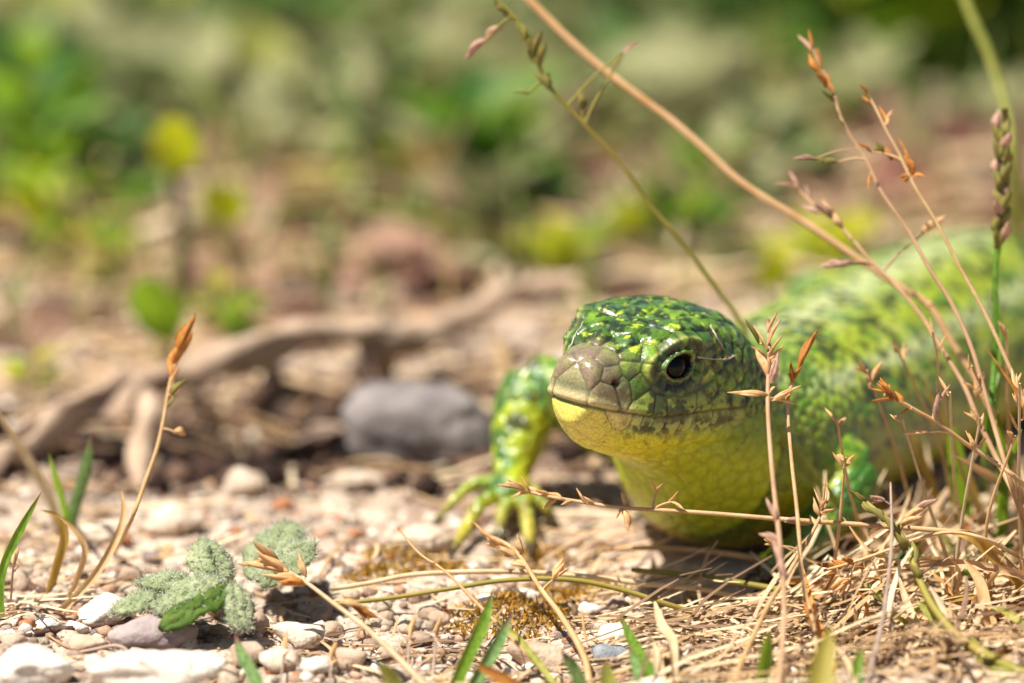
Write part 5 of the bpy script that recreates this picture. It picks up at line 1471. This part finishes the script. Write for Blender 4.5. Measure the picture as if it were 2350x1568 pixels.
def at(px, py): return on_ground(px, py)
GREENS = [('leafy green plant with yellow green tips at the picture edge above the pale blade', 130, 600, 1.6, 11, 1.3, ['leafgreen', 'leafbright'], 'oval'),
          ('low green plant with an orange leaf beside it', 235, 650, .9, 8, 1.1, ['leafgreen', 'leafbright', 'tanleaf'], 'oval'),
          ('dark green bushy plant cut off by the picture edge', 20, 500, 2.8, 18, 1.7, ['leafdark', 'leafgreen'], 'oval'),
          ('green plant behind the dark bushy one', 95, 350, 2.2, 12, 1.8, ['leafgreen', 'sagegreen'], 'oval'),
          ('dark green plant at the top of the picture', 640, 160, 2.6, 16, 2.4, ['leafdark', 'leafgreen'], 'lance'),
          ('olive green plant at the upper edge next to the dark one', 390, 60, 2.2, 12, 2.2, ['leafgreen', 'leafbright'], 'lance'),
          ('dark green plant between the tan leaf and the red leaf', 1110, 450, 2.0, 14, 1.7, ['leafdark', 'leafgreen'], 'oval'),
          ('big bright green bush at the upper right of the picture', 2110, 230, 4.8, 26, 3.2, ['leafgreen', 'leafgreen', 'leafbright'], 'oval'),
          ('dark green bush beside the big bright one', 1760, 180, 3.6, 20, 2.6, ['leafdark'], 'oval'),
          ('second bright bush touching the picture corner', 2330, 190, 3.0, 18, 2.6, ['leafdark', 'leafgreen'], 'oval'),
          ('short green tuft at the far end of the root', 520, 760, .8, 8, .9, ['leafgreen', 'leafbright'], 'lance'),
          ('green plant low behind the fallen branch', 1300, 640, .9, 9, 1.2, ['leafgreen', 'leafbright', 'sage'], 'oval'),
          ('olive plant straight behind the lizard crown', 1600, 480, 1.2, 12, 1.5, ['leafgreen', 'sage'], 'lance'),
          ('small green plant right behind the lizard neck', 1850, 650, 1.0, 9, 1.2, ['leafgreen', 'leafbright'], 'oval'),
          ('yellow green seedling near the picture edge by the root', 60, 900, .6, 6, .8, ['leafbright', 'leafgreen'], 'oval')]
GREENS += [('low dark rosette with dull leaves under the tangle of straw', 2240, 1350, .25, 7, .8, ['leafdark', 'sagegreen'], 'oval'), ('small dull green rosette beside the lizard left hand', 2060, 1340, .2, 6, .7, ['leafdark', 'sagegreen'], 'oval')]
for lab, px, py, h, n, L, mats, shp in GREENS:
    plant(lab, at(px, py), h, n, L, mats, shp, spread=h * .5)
SAGE = [(450, 330), (620, 300), (560, 380), (760, 330), (880, 280), (820, 220), (700, 420), (930, 420), (250, 340), (300, 240), (480, 220), (180, 260), (1100, 260), (1190, 350), (1010, 200), (1130, 160), (1280, 260), (1240, 420), (1320, 340), (1420, 300), (1520, 260), (1560, 380), (1640, 330), (1500, 160),
        (1340, 150), (950, 120), (780, 120), (300, 140), (170, 160), (1650, 220), (1870, 330), (1760, 400), (1980, 300), (2200, 140), (1240, 60), (1080, 60), (1450, 50), (1600, 100), (880, 40), (640, 40), (1930, 120), (2290, 330), (1700, 500), (1480, 560), (1090, 520), (720, 520), (760, 640), (1700, 640), (1160, 620), (2050, 60), (200, 60), (40, 190)]
for k, (px, py) in enumerate([(150, 450), (330, 400), (640, 90), (720, 180), (560, 60), (1060, 330), (1150, 480), (1500, 330), (1380, 230), (1750, 90), (1830, 150), (1680, 420), (1560, 560), (880, 380), (960, 560), (320, 520), (1930, 230), (100, 260), (1000, 120), (1230, 140)]):
    plant('dark green clump in a gap of the sage growth, %s' % ('near the squarish leaf' if px < 760 else 'above the lizard snout' if px < 1450 else 'above the lizard back'), at(px, py), random.uniform(.7, 1.5) * (1.6 - py / 620), 13, random.uniform(1.0, 1.6) * (1.7 - py / 620), ['leafdark'] if k % 3 else ['leafdark', 'leafgreen'], 'oval', spread=.8, group='dark clumps behind the lizard', up=.3)
for k, (px, py) in enumerate(SAGE):
    p = at(px + random.uniform(-20, 20), py)
    big = .8 + (620 - py) / 620 * .9
    plant('downy sage clump %s, %s' % ('along the upper edge' if py < 180 else 'halfway up the growth' if py < 380 else 'low behind the root', 'left of the squarish leaf' if px < 400 else 'between squarish leaf and olive stalk' if px < 1300 else 'right of the olive stalk'), p, random.uniform(.6, 1.3) * big, 13, random.uniform(1.0, 1.5) * big, random.choice([['sage'], ['sage', 'sagegreen'], ['sage', 'sage', 'ygreen']]), random.choice(['oval', 'oval', 'round']), spread=.9, group='sage clumps behind the lizard', up=.35)
# beyond the top of the frame the growth goes on
for k in range(34):
    p = Vector((random.uniform(-26, 26), random.uniform(52, 95), 0)); p.z = float(hgt(np.array([p.x]), np.array([p.y]))[0])
    plant('taller green bush farther off past the sage clumps', p, random.uniform(2, 4.5), 12, random.uniform(2.2, 3.6), random.choice([['leafdark', 'leafgreen'], ['sagegreen', 'sage'], ['leafgreen']]), 'oval', spread=1.5, group='bushes past the sage clumps', up=.4)
# dead leaves on the ground
DEAD = [('curled pinkish dead leaf on the soil behind the lizard back', 1990, 505, 260, 90, 'deadleaf'), ('dark red dead leaf by the bright bush', 2250, 330, 240, 110, 'redleaf'), ('long red brown dead leaf across the path of the stalks', 2120, 460, 330, 80, 'redleaf'),
        ('orange red dead leaf behind the olive stalk', 1395, 395, 170, 90, 'redleaf'), ('pinkish dead leaf near the dark branch', 1040, 640, 170, 90, 'deadleaf'), ('pale dead leaf lying beside the brown twig', 850, 640, 150, 80, 'deadleaf'), ('pale pink dead leaf above the root', 590, 560, 150, 90, 'deadleaf'),
        ('pinkish dead leaf under the dark stalk', 480, 630, 170, 110, 'deadleaf'), ('brown dead leaf behind the squarish leaf', 250, 480, 260, 80, 'redleaf'), ('pale dead leaf at the picture edge over the root', 150, 740, 200, 60, 'deadleaf'), ('tan dead leaf among sage clumps', 750, 420, 180, 80, 'tanleaf'),
        ('tan curled leaf near the upper edge', 1440, 90, 180, 90, 'tanleaf'), ('brown leaf litter piece at the upper corner', 110, 70, 300, 90, 'redleaf'), ('pinkish dead leaf beside the dark bush', 1860, 430, 200, 90, 'deadleaf'), ('pale dead leaf before the fallen branch', 1000, 720, 120, 70, 'deadleaf'), ('small orange dead leaf near the low green plant', 220, 600, 80, 50, 'tanleaf'),
        ('pink dead leaf half under the sage clumps', 700, 250, 160, 70, 'deadleaf'), ('brown dead leaf farther up the slope', 1180, 230, 200, 70, 'deadleaf')]
for lab, px, py, wpx, hpx, mt in DEAD:
    g = at(px, py + hpx * .3)
    dd = (g - C0).dot(FWD); u = UPP * (DIST + dd) / DIST
    V, F = leaf_mesh('dead_leaf', .9, .9, .6)
    V = np.array(V); L = wpx * u
    V = (V - np.array([0, 0, .5])) * L
    V = np.stack([V[:, 2], V[:, 0] * 1.1, V[:, 1] + hpx * u * .35], 1) @ rotm(random.uniform(-.5, .5), random.uniform(.2, .7), random.uniform(-.25, .25)).T
    tag(obj('dead_leaf', mesh_from('dead_leaf', V, F, M[mt]), None, g), lab, 'dead leaf')
for k in range(70):
    py = random.uniform(330, 800); px = random.uniform(0, 2350)
    if 1280 < px and py > 560: continue
    g = at(px, py)
    L = random.uniform(.7, 1.9) * (1 + g.y / 60); dm = random.choice(['deadleaf', 'deadleaf', 'redleaf', 'deadleaf'])
    V, F = leaf_mesh('dead_leaf', random.uniform(.5, 1.2), random.uniform(.4, 1.1), random.uniform(.35, .8))
    V = (np.array(V) - np.array([0, 0, .5])) * L
    V = np.stack([V[:, 2], V[:, 0], V[:, 1] + L * .2], 1) @ rotm(random.uniform(0, 6.28), random.uniform(-.2, .9), random.uniform(-.3, .3)).T
    tag(obj('dead_leaf', mesh_from('dead_leaf', V, F, M[dm]), None, g), '%s crumpled dead leaf in the blurred litter %s' % ('reddish' if dm == 'redleaf' else 'dull pinkish', 'behind the root' if px < 1200 else 'behind the lizard'), 'dead leaf', 'dead leaves in the litter')
for k in range(46):
    px, py = random.uniform(-60, 2400), random.uniform(120, 720)
    if px > 1250 and py > 560: continue
    g = at(px, py); d_ = (g - C0).dot(FWD); L = random.uniform(90, 330); a = random.gauss(0, .8)
    grass('dry pale stem leaning blurred in the growth %s' % ('behind the root' if px < 1200 else 'behind the lizard'), [(px + math.sin(a) * L, py - math.cos(a) * L, d_ + random.uniform(-2, 2)), (px + math.sin(a) * L * .5 + random.uniform(-20, 20), py - math.cos(a) * L * .5), (px, py, 'g')], random.uniform(6, 12), random.uniform(4, 8), random.choice(['pale', 'tan', 'ygreen', 'wood', 'pale', 'darkwood']), n=14, group='dry stems in the growth')
# green grass growing between, one mass far off
parts = []
green_attr = surf('far_grass', None, attr='col', rough=.5, scale=2, vary=.15, trans=.4)
GC = [lin(h) for h in ('#5f7f2c', '#7d9440', '#8f9a55', '#a9a25c', '#b99f68', '#6b7d3a')]
for k in range(1500):
    y = random.uniform(15, 110); x = random.uniform(-1, 1) * (9 + y * .25)
    z = float(hz_l(x, y)) if y < 60 and abs(x) < 16 else 0
    h = random.uniform(.8, 2.6) * (1 + y / 80); a = random.uniform(0, 6.28); ln = random.uniform(.1, .9) * h
    b = np.array([x, y, z - .1]); d1 = np.array([math.cos(a) * ln * .4, math.sin(a) * ln * .4, h * .6]); d2 = np.array([math.cos(a) * ln, math.sin(a) * ln, h])
    s = np.array([-math.sin(a), math.cos(a), 0]) * random.uniform(.04, .09)
    parts.append((np.array([b - s, b + s, b + d1 + s * .8, b + d1 - s * .8, b + d2 + s * .1, b + d2 - s * .1]), np.array([[0, 1, 2, 3], [3, 2, 4, 5]]), random.choice(GC)))
gr = obj('grass', scatter_mesh('grass', parts, green_attr))
tag(gr, 'thin mixed green and straw coloured grass growing through the plants behind', 'grass', kind='stuff')
